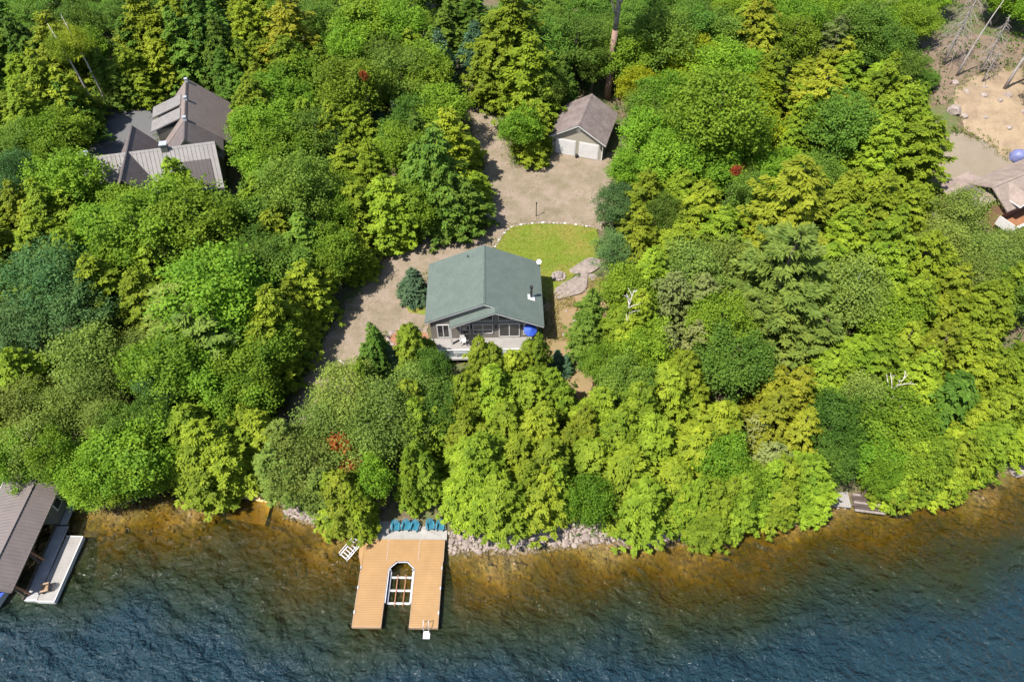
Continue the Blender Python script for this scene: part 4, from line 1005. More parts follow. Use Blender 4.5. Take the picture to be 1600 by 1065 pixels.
clumps('lawn_blades', rg, x, y, 2, .12, .11, .13, .25, FOL['GR'], 'short grass blades of the cottage lawn', 'grass', .1, 1.0)
x, y = scatter(rg, 16000, (-25, 14, 30, 98), lambda x, y: inpoly(x, y, DRIVE) & (np.sin(x * .9 + 1.3 * np.sin(y * .33)) * np.sin(y * .55 + x * .2) > .15))
clumps('dry_tufts', rg, x, y, 3, .16, .10, .13, .25, FOL['DG'], 'sparse dry weeds growing through the gravel', 'weeds', .1, 1.0)
x, y = scatter(rg, 9000, (2, 12, 31, 55), lambda x, y: inpoly(x, y, DIRT) & (np.sin(x * 1.3 + y * .4) * np.sin(y * .8 - x * .3) > -.1) & (y > 42))
clumps('dry_meadow', rg, x, y, 5, .25, .35, .26, .2, FOL['DG'], 'dry golden weeds beside the cottage wall', 'weeds', .1, 1.2)
# green fringe where gravel and lawn meet the woods
def fringe(polys, n, seed, wdt=.8):
    r2 = np.random.default_rng(seed)
    X, Y = [], []
    for poly in polys:
        for i in range(len(poly)):
            a, b = np.array(poly[i]), np.array(poly[(i + 1) % len(poly)])
            k = int(np.linalg.norm(b - a) * n)
            t = r2.random(k)
            q = a + (b - a) * t[:, None] + r2.normal(size=(k, 2)) * wdt * .5
            X.append(q[:, 0]); Y.append(q[:, 1])
    X, Y = np.concatenate(X), np.concatenate(Y)
    k = np.ones(len(X), bool)
    for q in HOUSES + [LAWN]:
        k &= ~inpoly(X, Y, q)
    k &= (Y - shore(X)) > 1
    return X[k], Y[k]
x, y = fringe([DRIVE, DIRT, YARD, BANK, ASPHALT], 5, 9)
clumps('verge_weeds', rg, x, y, 8, .4, .3, .2, .4, FOL['B'], 'ragged green weeds along gravel edges', 'weeds')

# ---------------------------------------------------------------- rocks
def rock_mesh(seed, sub=1, flat=.65):
    rg = random.Random(seed)
    bm = bmesh.new()
    bmesh.ops.create_icosphere(bm, subdivisions=sub + 1 if sub > 1 else sub, radius=1)
    ax = [Vector((rg.gauss(0, 1), rg.gauss(0, 1), rg.gauss(0, 1))).normalized() for _ in range(6)]
    cut = [rg.uniform(.55, .9) for _ in ax]
    for v in bm.verts:
        for a, c in zip(ax, cut):
            d = v.co.dot(a)
            if d > c:
                v.co -= a * (d - c)
        v.co *= rg.uniform(.93, 1.07)
        v.co.z *= flat
    me = bpy.data.meshes.new('rock')
    bm.to_mesh(me)
    bm.free()
    return me
ROCKS = [rock_mesh(i, 2) for i in range(6)]
for m in ROCKS:
    m.materials.append(ROCKM)
PEBV = [np.array([v.co[:] for v in m.vertices]) for m in [rock_mesh(50 + i, 1) for i in range(3)]]
PEBF = None
_m = rock_mesh(50, 1)
PEBF = np.array([p.vertices[:] for p in _m.polygons])
def pebbles(name, x, y, size, mat, label, rg, sink=.2, zf=H):
    V, I = [], []
    n0 = 0
    z = zf(x, y)
    for i in range(len(x)):
        a = rg.uniform(0, 6.28)
        s = size * rg.uniform(.5, 1.5)
        pv = PEBV[i % 3] * s * np.array([rg.uniform(.8, 1.3), rg.uniform(.8, 1.2), 1])
        c, q = math.cos(a), math.sin(a)
        V.append(np.stack([pv[:, 0] * c - pv[:, 1] * q + x[i], pv[:, 0] * q + pv[:, 1] * c + y[i], pv[:, 2] + z[i] + s * sink], -1))
        I.append(PEBF + n0)
        n0 += len(pv)
    me = fast_mesh(name, np.concatenate(V), 3, np.concatenate(I), mat)
    return tag(link(bpy.data.objects.new(name, me)), label, 'stones', kind='stuff')
def along(rg, x0, x1, n, s0, s1):
    x = rg.uniform(x0, x1, n)
    return x, shore(x) + rg.uniform(s0, s1, n)
xa, ya = along(rg, -5.5, 15, 1900, -.9, 1.1)
xb, yb = along(rg, -20.5, -13.2, 800, -.8, .9)
xc, yc = along(rg, -27.5, -25.6, 260, -1.8, .8)
xd, yd = along(rg, 15, 48, 200, -.3, .5)
pebbles('shore_stones', np.concatenate([xa, xb, xc, xd]), np.concatenate([ya, yb, yc, yd]), .13, ROCKPALE, 'small pink and grey stones heaped along the waterline', rg)
xa, ya = along(rg, -46, 48, 1500, -6.0, -.6)
pebbles('sunken_stones', xa, ya, .13, ROCKSUNK, 'brown stones lying on the lake bottom', rg, .1, bed_z)
xa, ya = along(rg, -46, 48, 140, -5.5, -.8)
pebbles('sunken_boulders', xa, ya, .3, ROCKSUNK, 'larger brown stones under the shallow water', rg, .0, bed_z)
def boulder(x, y, s, label, group=None, mat=None, name='boulder', seed=0, z=None, flat=1.0, stretch=1.0, rz=None):
    rg2 = random.Random(seed + int(x * 100))
    o = link(bpy.data.objects.new(name, ROCKS[rg2.randrange(6)]))
    o.location = (x, y, (h1(x, y) if z is None else z) + s * .15)
    o.scale = (s * stretch, s * rg2.uniform(.8, 1.1), s * flat * rg2.uniform(.8, 1.1))
    o.rotation_euler = (0, 0, rg2.uniform(0, 6.28) if rz is None else rz)
    if mat:
        o.material_slots[0].link = 'OBJECT'
        o.material_slots[0].material = mat
    return tag(o, label, 'rock', group)
r3 = random.Random(12)
for a, b, n, lab in ((-5.4, 14, 46, 'pinkish shore rock in the stony beach beside dock'), (-20.6, -13.6, 22, 'pinkish shore rock between boat ramp and dock'),
                     (-27.2, -25.7, 9, 'pale rock on the boathouse side of boat ramp'), (15, 46, 10, 'grey shore rock under the overhanging trees')):
    for i in range(n):
        x = a + (b - a) * (i + r3.random()) / n
        boulder(x, float(shore(x)) + r3.uniform(-.7, .8), r3.uniform(.22, .42), lab, lab.replace('rock', 'rocks', 1), seed=i, mat=ROCKPALE if i % 3 else None)
boulder(47.0, 33.1, .95, 'large pale boulder at the waterline below silvery shrub', mat=ROCKPALE)
boulder(25.2, 28.4, .5, 'grey boulder beside the small white platform')
boulder(7.9, 55.3, 1.0, 'long flat bedrock slab at the lawn edge', name='bedrock_slab', flat=.3, stretch=2.0, rz=.45)
boulder(6.6, 52.3, 1.3, 'wide sloping bedrock slab below the fire pit', name='bedrock_slab', flat=.3, stretch=2.1, rz=.75, seed=5)
boulder(8.2, 53.4, .8, 'small rusty bedrock hump beside cedar', name='bedrock_slab', flat=.35, stretch=1.3, rz=.6, seed=9)
for i, (x, y, s) in enumerate(((5.2, 45.6, .28), (6.3, 47.4, .25), (4.4, 43.4, .3), (7.1, 49.6, .3), (5.6, 48.7, .2))):
    boulder(x, y, s, 'small pale rock among dry weeds beside cottage', 'pale rocks beside cottage', ROCKPALE, seed=i)
for i in range(11):
    a = math.pi * (.25 + 1.0 * i / 10)
    boulder(-10.6 + 1.5 * math.cos(a) * 1.2, 45.6 + 1.25 * math.sin(a), r3.uniform(.24, .34), 'pale rock edging the red mulch bed', 'rocks edging mulch bed', ROCKPALE, 'edging_rock', i)
bank = [(55.8, 79.2, .9), (56.8, 78.5, .5), (58.2, 82.5, .4), (60.0, 81.5, .5), (61.8, 80.6, .45), (63.0, 81.5, .6), (59.4, 78.3, .35), (62.2, 77.0, .4), (57.5, 84.4, .5), (64.5, 79.0, .5), (60.9, 83.4, .35)]
boulder(*bank[0], 'big grey boulder at the top corner of sandy bank', mat=ROCKPALE)
for i, q in enumerate(bank[1:]):
    boulder(*q, 'pale rock strewn on the sandy bank', 'rocks on the sandy bank', ROCKPALE, seed=i)
# white stones edging the lawn
path = [Vector(q) for q in ((-1.9, 58.4), (-1.5, 59.4), (-1.0, 60.5), (-.5, 61.3), (.2, 61.9), (2.2, 62.4), (4.4, 62.5), (7.0, 62.2), (9.3, 61.6))]
seg = [(path[i + 1] - path[i]).length for i in range(len(path) - 1)]
t, i = 0.0, 0
k = 0
while i < len(seg):
    p = path[i].lerp(path[i + 1], t / seg[i])
    d = path[i + 1] - path[i]
    boulder(p.x + r3.uniform(-.05, .05), p.y + r3.uniform(-.05, .05), r3.uniform(.11, .17), 'whitish stone in the border curving round the lawn', 'stones edging the lawn', WHITE if k % 3 == 0 else ROCKPALE, 'edging_stone', k, flat=.8, stretch=1.35, rz=math.atan2(d.y, d.x), z=h1(p.x, p.y) + .08)
    k += 1
    t += .42
    while i < len(seg) and t > seg[i]:
        t -= seg[i]
        i += 1

# ---------------------------------------------------------------- roofs and walls helpers (local frame: x across, y along the ridge)
def gable_roof(parent, hw, y0, y1, ze, zr, mat, t=.07, fascia=WHITE, fw=.17, cap=None, name='roof', ribs=0, ribmat=None, xo=0.0):
    """two slopes as separate parts with ridge cap and fascia boards"""
    for s in (-1, 1):
        q = [(xo, y0, zr), (xo + s * hw, y0, ze), (xo + s * hw, y1, ze), (xo, y1, zr)]
        if s > 0:
            q = q[::-1]
        b = MB()
        b.slab(q[::-1], t)
        o = b.build(name + '_slope', mat, parent)
        if ribs:
            rb = MB()
            n = int((y1 - y0) / ribs)
            for k in range(n + 1):
                yy = y0 + .03 + (y1 - y0 - .06) * k / n
                rb.bar((xo + s * .02, yy, zr + .012), (xo + s * hw, yy, ze + .012), .045, .05)
            tag(rb.build('standing_seams', ribmat or mat, o), kind='stuff')
        if fascia:
            f = MB()
            for yy in (y0 + .04, y1 - .04):
                f.bar((xo, yy, zr - t - fw * .5), (xo + s * (hw - .03), yy, ze - t - fw * .5 + .02), .05, fw)
            f.bar((xo + s * (hw - .05), y0 + .08, ze - t - fw * .5), (xo + s * (hw - .05), y1 - .08, ze - t - fw * .5), .04, fw)
            f.build('fascia', fascia, o)
    b = MB()
    b.slab([(xo, y0, zr + .035), (xo - .17, y0, zr - .17 * (zr - ze) / hw + .035), (xo - .17, y1, zr - .17 * (zr - ze) / hw + .035), (xo, y1, zr + .035)], .02)
    b.slab([(xo, y0, zr + .035), (xo, y1, zr + .035), (xo + .17, y1, zr - .17 * (zr - ze) / hw + .035), (xo + .17, y0, zr - .17 * (zr - ze) / hw + .035)], .02)
    b.build('ridge_cap', cap or mat, parent)

def gable_walls(parent, hw, y0, y1, z0, ze, zr, mat, t=.15, names=('front_wall', 'rear_wall', 'side_wall'), xo=0.0):
    for nm, ya in ((names[0], y0), (names[1], y1 - t)):
        b = MB()
        P = [(xo - hw, z0), (xo + hw, z0), (xo + hw, ze), (xo, zr), (xo - hw, ze)]
        b.slab([(px, ya, pz) for px, pz in P], t, (0, 1, 0))
        b.build(nm, mat, parent)
    for s in (-1, 1):
        b = MB()
        xa = xo + s * hw
        b.box(min(xa, xa - s * t), max(xa, xa - s * t), y0 + t, y1 - t, z0, ze)
        b.build(names[2], mat, parent)

def window(parent, x0, x1, z0, z1, y, mull=1, frame=.09, hbar=False, name='window', inner=None, poly=None):
    """framed pane on a wall facing -y"""
    b = MB()
    if poly is None:
        b.box(x0, x1, y - .07, y - .002, z1 - frame, z1)
        b.box(x0, x1, y - .07, y - .002, z0, z0 + frame)
        b.box(x0, x0 + frame, y - .07, y - .002, z0 + frame, z1 - frame)
        b.box(x1 - frame, x1, y - .07, y - .002, z0 + frame, z1 - frame)
        for k in range(1, mull + 1):
            xm = x0 + (x1 - x0) * k / (mull + 1)
            b.box(xm - frame * .45, xm + frame * .45, y - .068, y - .004, z0 + frame, z1 - frame)
    else:
        n = len(poly)
        for k in range(n):
            a, c = poly[k], poly[(k + 1) % n]
            b.bar((a[0], y - .036, a[1]), (c[0], y - .036, c[1]), .065, frame)
    w = b.build(name, WHITE, parent)
    if poly is None:
        for k in range(mull + 1):
            xa = x0 + (x1 - x0) * k / (mull + 1)
            xb = x0 + (x1 - x0) * (k + 1) / (mull + 1)
            b = MB()
            b.box(xa + frame * .4, xb - frame * .4, y - .03, y - .01, z0 + frame * .5, z1 - frame * .5)
            b.build('pane', GLASS, w)
            if hbar:
                b = MB()
                zm = (z0 + z1) / 2
                b.box(xa + frame * .5, xb - frame * .5, y - .05, y - .031, zm - .16, zm - .05)
                b.build('sash_bar', WHITE, w)
    else:
        b = MB()
        b.slab([(q[0], y - .03, q[1]) for q in poly], .02, (0, 1, 0))
        b.build('pane', GLASS, w)
    return w

def boards(x0, x1, y0, y1, z0, z1, w, axis='x', gap=.012):
    """a run of separate planks joined in one mesh"""
    b = MB()
    if axis == 'x':
        n = max(1, int(round((y1 - y0) / w)))
        for k in range(n):
            ya = y0 + (y1 - y0) * k / n
            b.box(x0, x1, ya, ya + (y1 - y0) / n - gap, z0, z1)
    else:
        n = max(1, int(round((x1 - x0) / w)))
        for k in range(n):
            xa = x0 + (x1 - x0) * k / n
            b.box(xa, xa + (x1 - x0) / n - gap, y0, y1, z0, z1)
    return b

# ---------------------------------------------------------------- cottage
def cottage():
    r = tag(empty('cottage', (-2.72, 48.4, 4.4), R(1.3)), 'cottage with green shingled roof and pale deck above the lake', 'house')
    sl = .441
    f = MB()
    f.box(-5.2, 5.2, -3.6, 3.6, -1.6, .45)
    f.build('foundation', CONCRETE, r)
    # walls
    b = MB()
    b.slab([(x, -3.75, z) for x, z in ((-5.2, .45), (5.2, .45), (5.2, 6 - sl * 5.2 - .2), (0, 5.8), (-5.2, 6 - sl * 5.2 - .2))], .15, (0, 1, 0))
    b.build('front_wall', SIDE_GREY, r)
    b = MB()
    b.slab([(x, 3.55, z) for x, z in ((-5.2, .45), (5.2, .45), (5.2, 6 - sl * 5.2 - .2), (0, 5.8), (-5.2, 6 - sl * 5.2 - .2))], .15, (0, 1, 0))
    b.build('rear_wall', SIDE_GREY, r)
    for s in (-1, 1):
        b = MB()
        b.box(min(s * 5.2, s * 5.05), max(s * 5.2, s * 5.05), -3.6, 3.55, .45, 6 - sl * 5.2 - .2)
        b.build('side_wall', SIDE_GREY, r)
    # main roof
    t = .07
    b = MB()
    b.slab([(-5.67, -4, 3.5), (0, -4, 6), (0, 4, 6), (-5.67, 4, 3.5)], t)
    left = b.build('roof_slope', SHGREEN, r)
    b = MB()
    zx = lambda x: 6 - sl * x
    b.slab([(0, -4, 6), (1.05, -4, zx(1.05)), (1.05, -4.7, zx(1.05)), (5.67, -4.7, 3.5), (5.67, 4, 3.5), (0, 4, 6)], t)
    right = b.build('roof_slope', SHGREEN, r)
    b = MB()
    b.slab([(1.05, -4.7, zx(1.05) - .01), (1.05, -3.76, zx(1.05) - .01), (-3.3, -3.76, 3.56), (-3.3, -4.7, 3.56)], t)
    porch = b.build('porch_roof', SHGREEN, r)
    f = MB()
    f.bar((-5.64, -3.96, 3.5 - t - .07), (0, -3.96, 6 - t - .08), .05, .17)
    f.bar((-5.62, -3.92, 3.5 - t - .06), (-5.62, 3.95, 3.5 - t - .06), .05, .14)
    f.build('fascia', WHITE, left)
    f = MB()
    f.bar((1.08, -4.66, zx(1.08) - t - .07), (5.64, -4.66, 3.5 - t - .06), .05, .17)
    f.bar((0, -3.96, 6 - t - .08), (1.03, -3.96, zx(1.03) - t - .08), .05, .17)
    f.bar((5.62, -4.62, 3.5 - t - .06), (5.62, 3.95, 3.5 - t - .06), .05, .14)
    f.build('fascia', WHITE, right)
    f = MB()
    f.bar((1.03, -4.66, zx(1.03) - t - .09), (-3.27, -4.66, 3.56 - t - .07), .05, .16)
    f.build('fascia', WHITE, porch)
    f = MB()
    for s in (-1, 1):
        f.slab([(0, -4, 6.035), (s * .17, -4, 6.035 - .075), (s * .17, 4, 6.035 - .075), (0, 4, 6.035)][::s], .02)
    f.build('ridge_cap', SHGREEN, r)
    # porch post and beam
    f = MB()
    f.box(-3.32, -3.14, -4.6, -4.42, .97, 3.4)
    f.build('porch_post', WHITE, r)
    y = -3.75
    window(r, -2.42, -1.40, 1.55, 2.95, y, 0, hbar=True)
    window(r, -1.16, .80, 1.55, 2.95, y, 1, hbar=True)
    window(r, 1.35, 3.40, 1.02, 3.0, y, 1, .10, name='patio_door')
    window(r, -4.62, -3.40, 1.02, 2.95, y, 1, .10, name='patio_door')
    window(r, 3.72, 4.72, 1.3, 2.9, y, 0)
    up = lambda x: 6 - sl * abs(x) - .42
    window(r, 0, 0, 0, 0, y, poly=[(.78, 3.4), (-.42, 3.4), (-.42, min(4.7, up(1.05 + (1.05 + .42)))), (.78, 4.75)][::-1])
    window(r, 0, 0, 0, 0, y, poly=[(-.55, 3.4), (-1.9, 3.4), (-.55, 4.05)][::-1])
    window(r, 0, 0, 0, 0, y, poly=[(1.36, 3.4), (2.45, 3.4), (2.45, 4.2), (1.36, 4.75)])
    window(r, 0, 0, 0, 0, y, poly=[(2.58, 3.4), (3.75, 3.4), (2.58, 4.05)])
    for x in (-1.28, 1.08, 3.56):
        b = MB()
        b.box(x - .06, x + .06, y - .16, y - .004, 2.35, 2.65)
        b.build('wall_lamp', BLACK, r)
    # deck
    b = boards(-5.25, 4.45, -6.2, -3.76, .83, .90, .14)
    tag(b.build('deck_boards', DECKGREY, r), kind='stuff')
    b = MB()
    b.box(-5.25, 4.45, -6.26, -6.205, .60, .90)
    b.box(4.455, 4.52, -6.2, -3.76, .60, .90)
    b.box(-5.32, -5.255, -6.2, -3.76, .60, .90)
    b.build('rim_board', WHITE, r)
    for x in (-5.1, -2.7, -.4, 1.9, 4.2):
        b = MB()
        b.box(x - .08, x + .08, -6.1, -5.94, -2.6, .83)
        b.build('deck_post', DARKWOOD, r)
        b = MB()
        b.box(x - .045, x + .045, -6.19, -6.10, .90, 1.95)
        b.build('railing_post', WHITE, r)
    b = MB()
    b.box(-5.2, 4.4, -6.2, -6.09, 1.95, 2.01)
    b.build('top_rail', WHITE, r)
    for i, x in enumerate((-5.1, -2.7, -.4, 1.9)):
        b = MB()
        b.box(x + .09, (-2.7, -.4, 1.9, 4.2)[i] - .09, -6.155, -6.145, 1.0, 1.9)
        b.build('railing_glass', CLEAR, r)
    # chimney, vent, dish
    b = MB()
    b.tube([(4.55, -1.3, 3.9), (4.55, -1.3, 5.25)], [.11, .11], 10)
    pp = b.build('chimney_pipe', BLACK, r, True)
    b = MB()
    b.tube([(4.55, -1.3, 5.25), (4.55, -1.3, 5.42)], [.17, .17], 10)
    b.build('pipe_cap', BLACK, pp)
    b = MB()
    b.slab([(4.2, -1.75, zx(4.2) + .03), (4.9, -1.75, zx(4.9) + .03), (4.9, -1.05, zx(4.9) + .03), (4.2, -1.05, zx(4.2) + .03)], .025)
    b.build('chimney_flashing', WHITE, r)
    b = MB()
    b.tube([(-1.6, 3.0, 5.2), (-1.6, 3.0, 5.62)], [.05, .05], 8)
    b.build('vent_pipe', BLACK, r)
    b = MB()
    b.tube([(5.45, 3.5, 3.55), (5.5, 3.45, 4.15)], [.03, .03], 6)
    dm = b.build('dish_mast', ALU, r)
    b = MB()
    c = Vector((5.5, 3.38, 4.2))
    d = Vector((.1, -.75, .65)).normalized()
    s = d.cross(Vector((0, 0, 1))).normalized()
    u = s.cross(d)
    rings = []
    for k, (rad, off) in enumerate(((.02, 0), (.16, .02), (.27, .06))):
        rings += [c + d * off + (s * math.cos(a) + u * math.sin(a)) * rad for a in [2 * math.pi * j / 14 for j in range(14)]]
    b.add(rings, [(i * 14 + j, i * 14 + (j + 1) % 14, (i + 1) * 14 + (j + 1) % 14, (i + 1) * 14 + j) for i in range(2) for j in range(14)] + [tuple(range(13, -1, -1))])
    b.build('satellite_dish', WHITE, r, True)
CLEAR, nt, p, out = new_mat('clear_glass')
tb = nn(nt, 'ShaderNodeBsdfTransparent')
tb.inputs[0].default_value = (.88, .92, .93, 1)
ms = nn(nt, 'ShaderNodeMixShader')
ms.inputs[0].default_value = .16
p.inputs['Roughness'].default_value = .05
p.inputs['Base Color'].default_value = (.5, .55, .58, 1)
nt.links.new(tb.outputs[0], ms.inputs[1])
nt.links.new(p.outputs[0], ms.inputs[2])
nt.links.new(ms.outputs[0], out.inputs['Surface'])
cottage()

def umbrella():
    o = tag(empty('patio_umbrella', (1.75, 44.2, 5.3), R(10)), 'blue canvas patio umbrella tilted over the cottage deck', 'umbrella')
    b = MB()
    b.tube([(0, 0, 0), (0, 0, 2.0)], [.025, .025], 6)
    b.build('pole', ALU, o)
    b = MB()
    b.tube([(0, 0, 0), (0, 0, .08)], [.25, .22], 10)
    b.build('base', BLACK, o)
    n = 8
    b = MB()
    vs = [(0, 0, .34)]
    for k in range(n):
        a = 2 * math.pi * (k + .5) / n
        vs.append((math.cos(a) * .66, math.sin(a) * .66, 0))
    for k in range(n):
        a = 2 * math.pi * (k + .5) / n
        vs.append((math.cos(a) * .67, math.sin(a) * .67, -.08))
    b.add(vs, [(0, 1 + k, 1 + (k + 1) % n) for k in range(n)] + [(1 + k, 9 + k, 9 + (k + 1) % n, 1 + (k + 1) % n) for k in range(n)])
    c = b.build('canopy', BLUE, o)
    c.location = (0, -.05, 1.75)
    c.rotation_euler = (R(28), R(6), 0)
umbrella()

def plastic_chair(x, y, z, rz, label, mat, sc=1.0):
    o = tag(empty('patio_chair', (x, y, z), rz), label, 'chair')
    b = MB(); b.box(-.24, .24, -.24, .22, .40, .44); b.build('seat', mat, o)
    b = MB(); b.slab([(-.24, .2, .44), (.24, .2, .44), (.22, .34, .92), (-.22, .34, .92)], .03, (0, 1, 0)); b.build('backrest', mat, o)
    for sx in (-1, 1):
        b = MB(); b.box(sx * .27 - .03, sx * .27 + .03, -.26, .26, .62, .655); b.build('armrest', mat, o)
        for sy in (-.22, .2):
            b = MB(); b.box(sx * .23 - .025, sx * .23 + .025, sy - .025, sy + .025, 0, .62 if sy < 0 else .42); b.build('leg', mat, o)
plastic_chair(-4.75, 43.85, 5.31, R(15), 'white plastic chair on the cottage deck', WHITE)
plastic_chair(-4.05, 43.7, 5.31, R(-20), 'dark folding chair next to the white chair on deck', BLACK)

# ---------------------------------------------------------------- garage
def garage():
    r = tag(empty('garage', (9.05, 77.55, 5.25), R(-17)), 'beige double garage with weathered brown shingle roof', 'garage')
    y0, y1 = -3.3, 3.3
    b = MB(); b.box(-3.25, 3.25, y0 - .05, y1, -.6, .06); b.build('foundation', CONCRETE, r)
    gable_walls(r, 3.15, y0, y1, .06, 2.72, 4.60, SIDE_TAN)
    gable_roof(r, 3.6, -3.72, 3.55, 2.55, 4.72, SHGREY, .07)
    for xc in (-1.45, 1.45):
        b = MB()
        b.box(xc - 1.25, xc + 1.25, y0 - .05, y0 - .003, .06, 2.2)
        b.build('door_frame', WHITE, r)
        d = MB()
        d.box(xc - 1.15, xc + 1.15, y0 - .058, y0 - .051, .08, 2.1)
        dd = d.build('garage_door', WHITE, r)
        for k in range(4):
            q = MB()
            q.box(xc - 1.14, xc + 1.14, y0 - .085, y0 - .059, .09 + k * .5, .09 + k * .5 + .485)
            q.build('door_panel', WHITE, dd)
    for x in (-2.95, 2.95):
        b = MB(); b.box(x - .08, x + .08, y0 - .2, y0 - .004, 1.75, 2.05); b.build('wall_lamp', BLACK, r)
        b = MB(); b.box(x * 1.062 - .07, x * 1.062 + .07, y0 - .03, y0 - .003, .06, 2.6); b.build('corner_trim', WHITE, r)
    b = MB(); b.tube([(0, y0 - .04, 3.75), (0, y0 - .003, 3.75)], [.28, .28], 16); b.build('gable_vent', ALU, r)
garage()
b = MB()
b.tube([(0, 0, 0), (0, 0, .42)], [.17, .2], 12)
o = b.build('planter_pot', BLACK)
o.location = (8.05, 74.1, 5.28)
tag(o, 'small dark pot between the two white garage doors', 'pot')

# ---------------------------------------------------------------- neighbour's grey house
def grey_house():
    rz = R(15.5)
    r = tag(empty('grey_house', (-38.85, 75.5, 4.9), rz), 'big house with charcoal shingles and pale metal roof wings', 'house')
    # rear block: ridge along local y
    gable_walls(r, 3.6, -3.0, 5.6, -.5, 3.0, 6.6, SIDE_GREEN)
    gable_roof(r, 4.1, -3.3, 6.0, 2.95, 6.95, SHBROWN, .08, SIDE_GREEN, cap=CAPMETAL)
    gable_walls(r, 2.8, -7.2, -3.0, -.5, 3.6, 6.5, SIDE_GREEN, names=('middle_wall', 'inner_wall', 'middle_side_wall'))
    gable_roof(r, 3.3, -7.3, -3.32, 3.65, 6.9, SHDARK, .08, SIDE_GREEN, cap=CAPMETAL)
    # shed dormers on the slope that looks at the asphalt court
    for ya, yb in ((1.5, 3.9), (-1.6, .8)):
        b = MB(); b.box(-4.0, -1.3, ya + .12, yb - .12, 3.1, 5.05); b.build('dormer_wall', SIDE_GREEN, r)
        b = MB(); b.slab([(-4.6, ya, 4.95), (-.9, ya, 6.2), (-.9, yb, 6.2), (-4.6, yb, 4.95)], .12)
        o = b.build('dormer_roof', METALROOF, r)
        s = MB()
        for k in range(7):
            yy = ya + .03 + (yb - ya - .06) * k / 6
            s.bar((-4.6, yy, 4.96), (-.9, yy, 6.21), .04, .05)
        tag(s.build('standing_seams', METALROOF, o), kind='stuff')
        b = MB(); b.box(-4.06, -4.003, ya + .5, yb - .5, 3.7, 4.6); b.build('dormer_window', GLASS, r)
    for yy in (5.3, 1.0, -3.4):
        b = MB(); b.box(-.16, .16, yy - .16, yy + .16, 6.8, 7.3); v = b.build('roof_vent', WHITE, r)
        b = MB(); b.box(-.2, .2, yy - .2, yy + .2, 7.302, 7.37); b.build('vent_hood', ALU, v)
    # front wing: ridge along local x, built in a turned frame
    w = empty('wing_frame', (-41.15, 67.35, 4.75), R(102.8))      # turned frame, dissolved into the house below
    gable_walls(w, 2.7, -7.1, 7.1, -.6, 2.7, 6.05, SIDE_GREEN)
    gable_roof(w, 3.3, -7.45, 7.45, 2.4, 6.35, METALROOF, .08, WHITE, ribs=.45)
    # dark cross gable
    cg = [(-1, 2.2)]
    b = MB()
    for s in (-1, 1):
        q = [(-5.2, 2.0, 6.5), (-5.2, 2.0 + s * 3.0, 2.6), (5.2, 2.0 + s * 3.0, 2.6), (5.2, 2.0, 6.5)]
        bb = MB(); bb.slab(q if s < 0 else q[::-1], .14)
        bb.build('cross_gable_slope', SHDARK, w)
    b = MB(); b.bar((-5.2, 2.0, 6.52), (5.2, 2.0, 6.52), .14, .06); b.build('cross_ridge_cap', CAPMETAL, w)
    for xx in (-4.9, 4.7):
        b = MB(); b.slab([(xx, -.6, -.5), (xx, 4.6, -.5), (xx, 4.6, 2.75), (xx, 2.0, 6.1), (xx, -.6, 2.75)], .15, (1, 0, 0)); b.build('cross_wall', SIDE_GREEN, w)
    for yy, zz in ((-2.0, 6.1), (6.4, 6.1)):
        b = MB(); b.box(-.35, .35, yy - .35, yy + .35, zz - .4, zz + .75); c = b.build('chimney', SIDE_GREEN, w)
        b = MB(); b.box(-.42, .42, yy - .42, yy + .42, zz + .752, zz + .86); b.build('chimney_cap', ALU, c)
    sl = (6.35 - 2.4) / 3.3
    b = MB(); b.slab([(-1.2, -6.6, 6.35 - sl * 1.2 + .10), (-3.1, -6.6, 6.35 - sl * 3.1 + .10), (-3.1, -3.4, 6.35 - sl * 3.1 + .10), (-1.2, -3.4, 6.35 - sl * 1.2 + .10)], .08)
    pn = b.build('dark_roof_panel', CAPMETAL, w)
    s = MB()
    for k in range(8):
        yy = -6.5 + 3.0 * k / 7
        s.bar((-1.25, yy, 6.35 - sl * 1.25 + .11), (-3.05, yy, 6.35 - sl * 3.05 + .11), .05, .04)
    tag(s.build('panel_seams', SHDARK, pn), kind='stuff')
    mw = Matrix.Translation(w.location) @ w.rotation_euler.to_matrix().to_4x4()
    mr = Matrix.Translation(r.location) @ r.rotation_euler.to_matrix().to_4x4()
    for ch in list(w.children):
        ch.parent = r
        ch.matrix_local = mr.inverted() @ mw
    bpy.data.objects.remove(w)
grey_house()

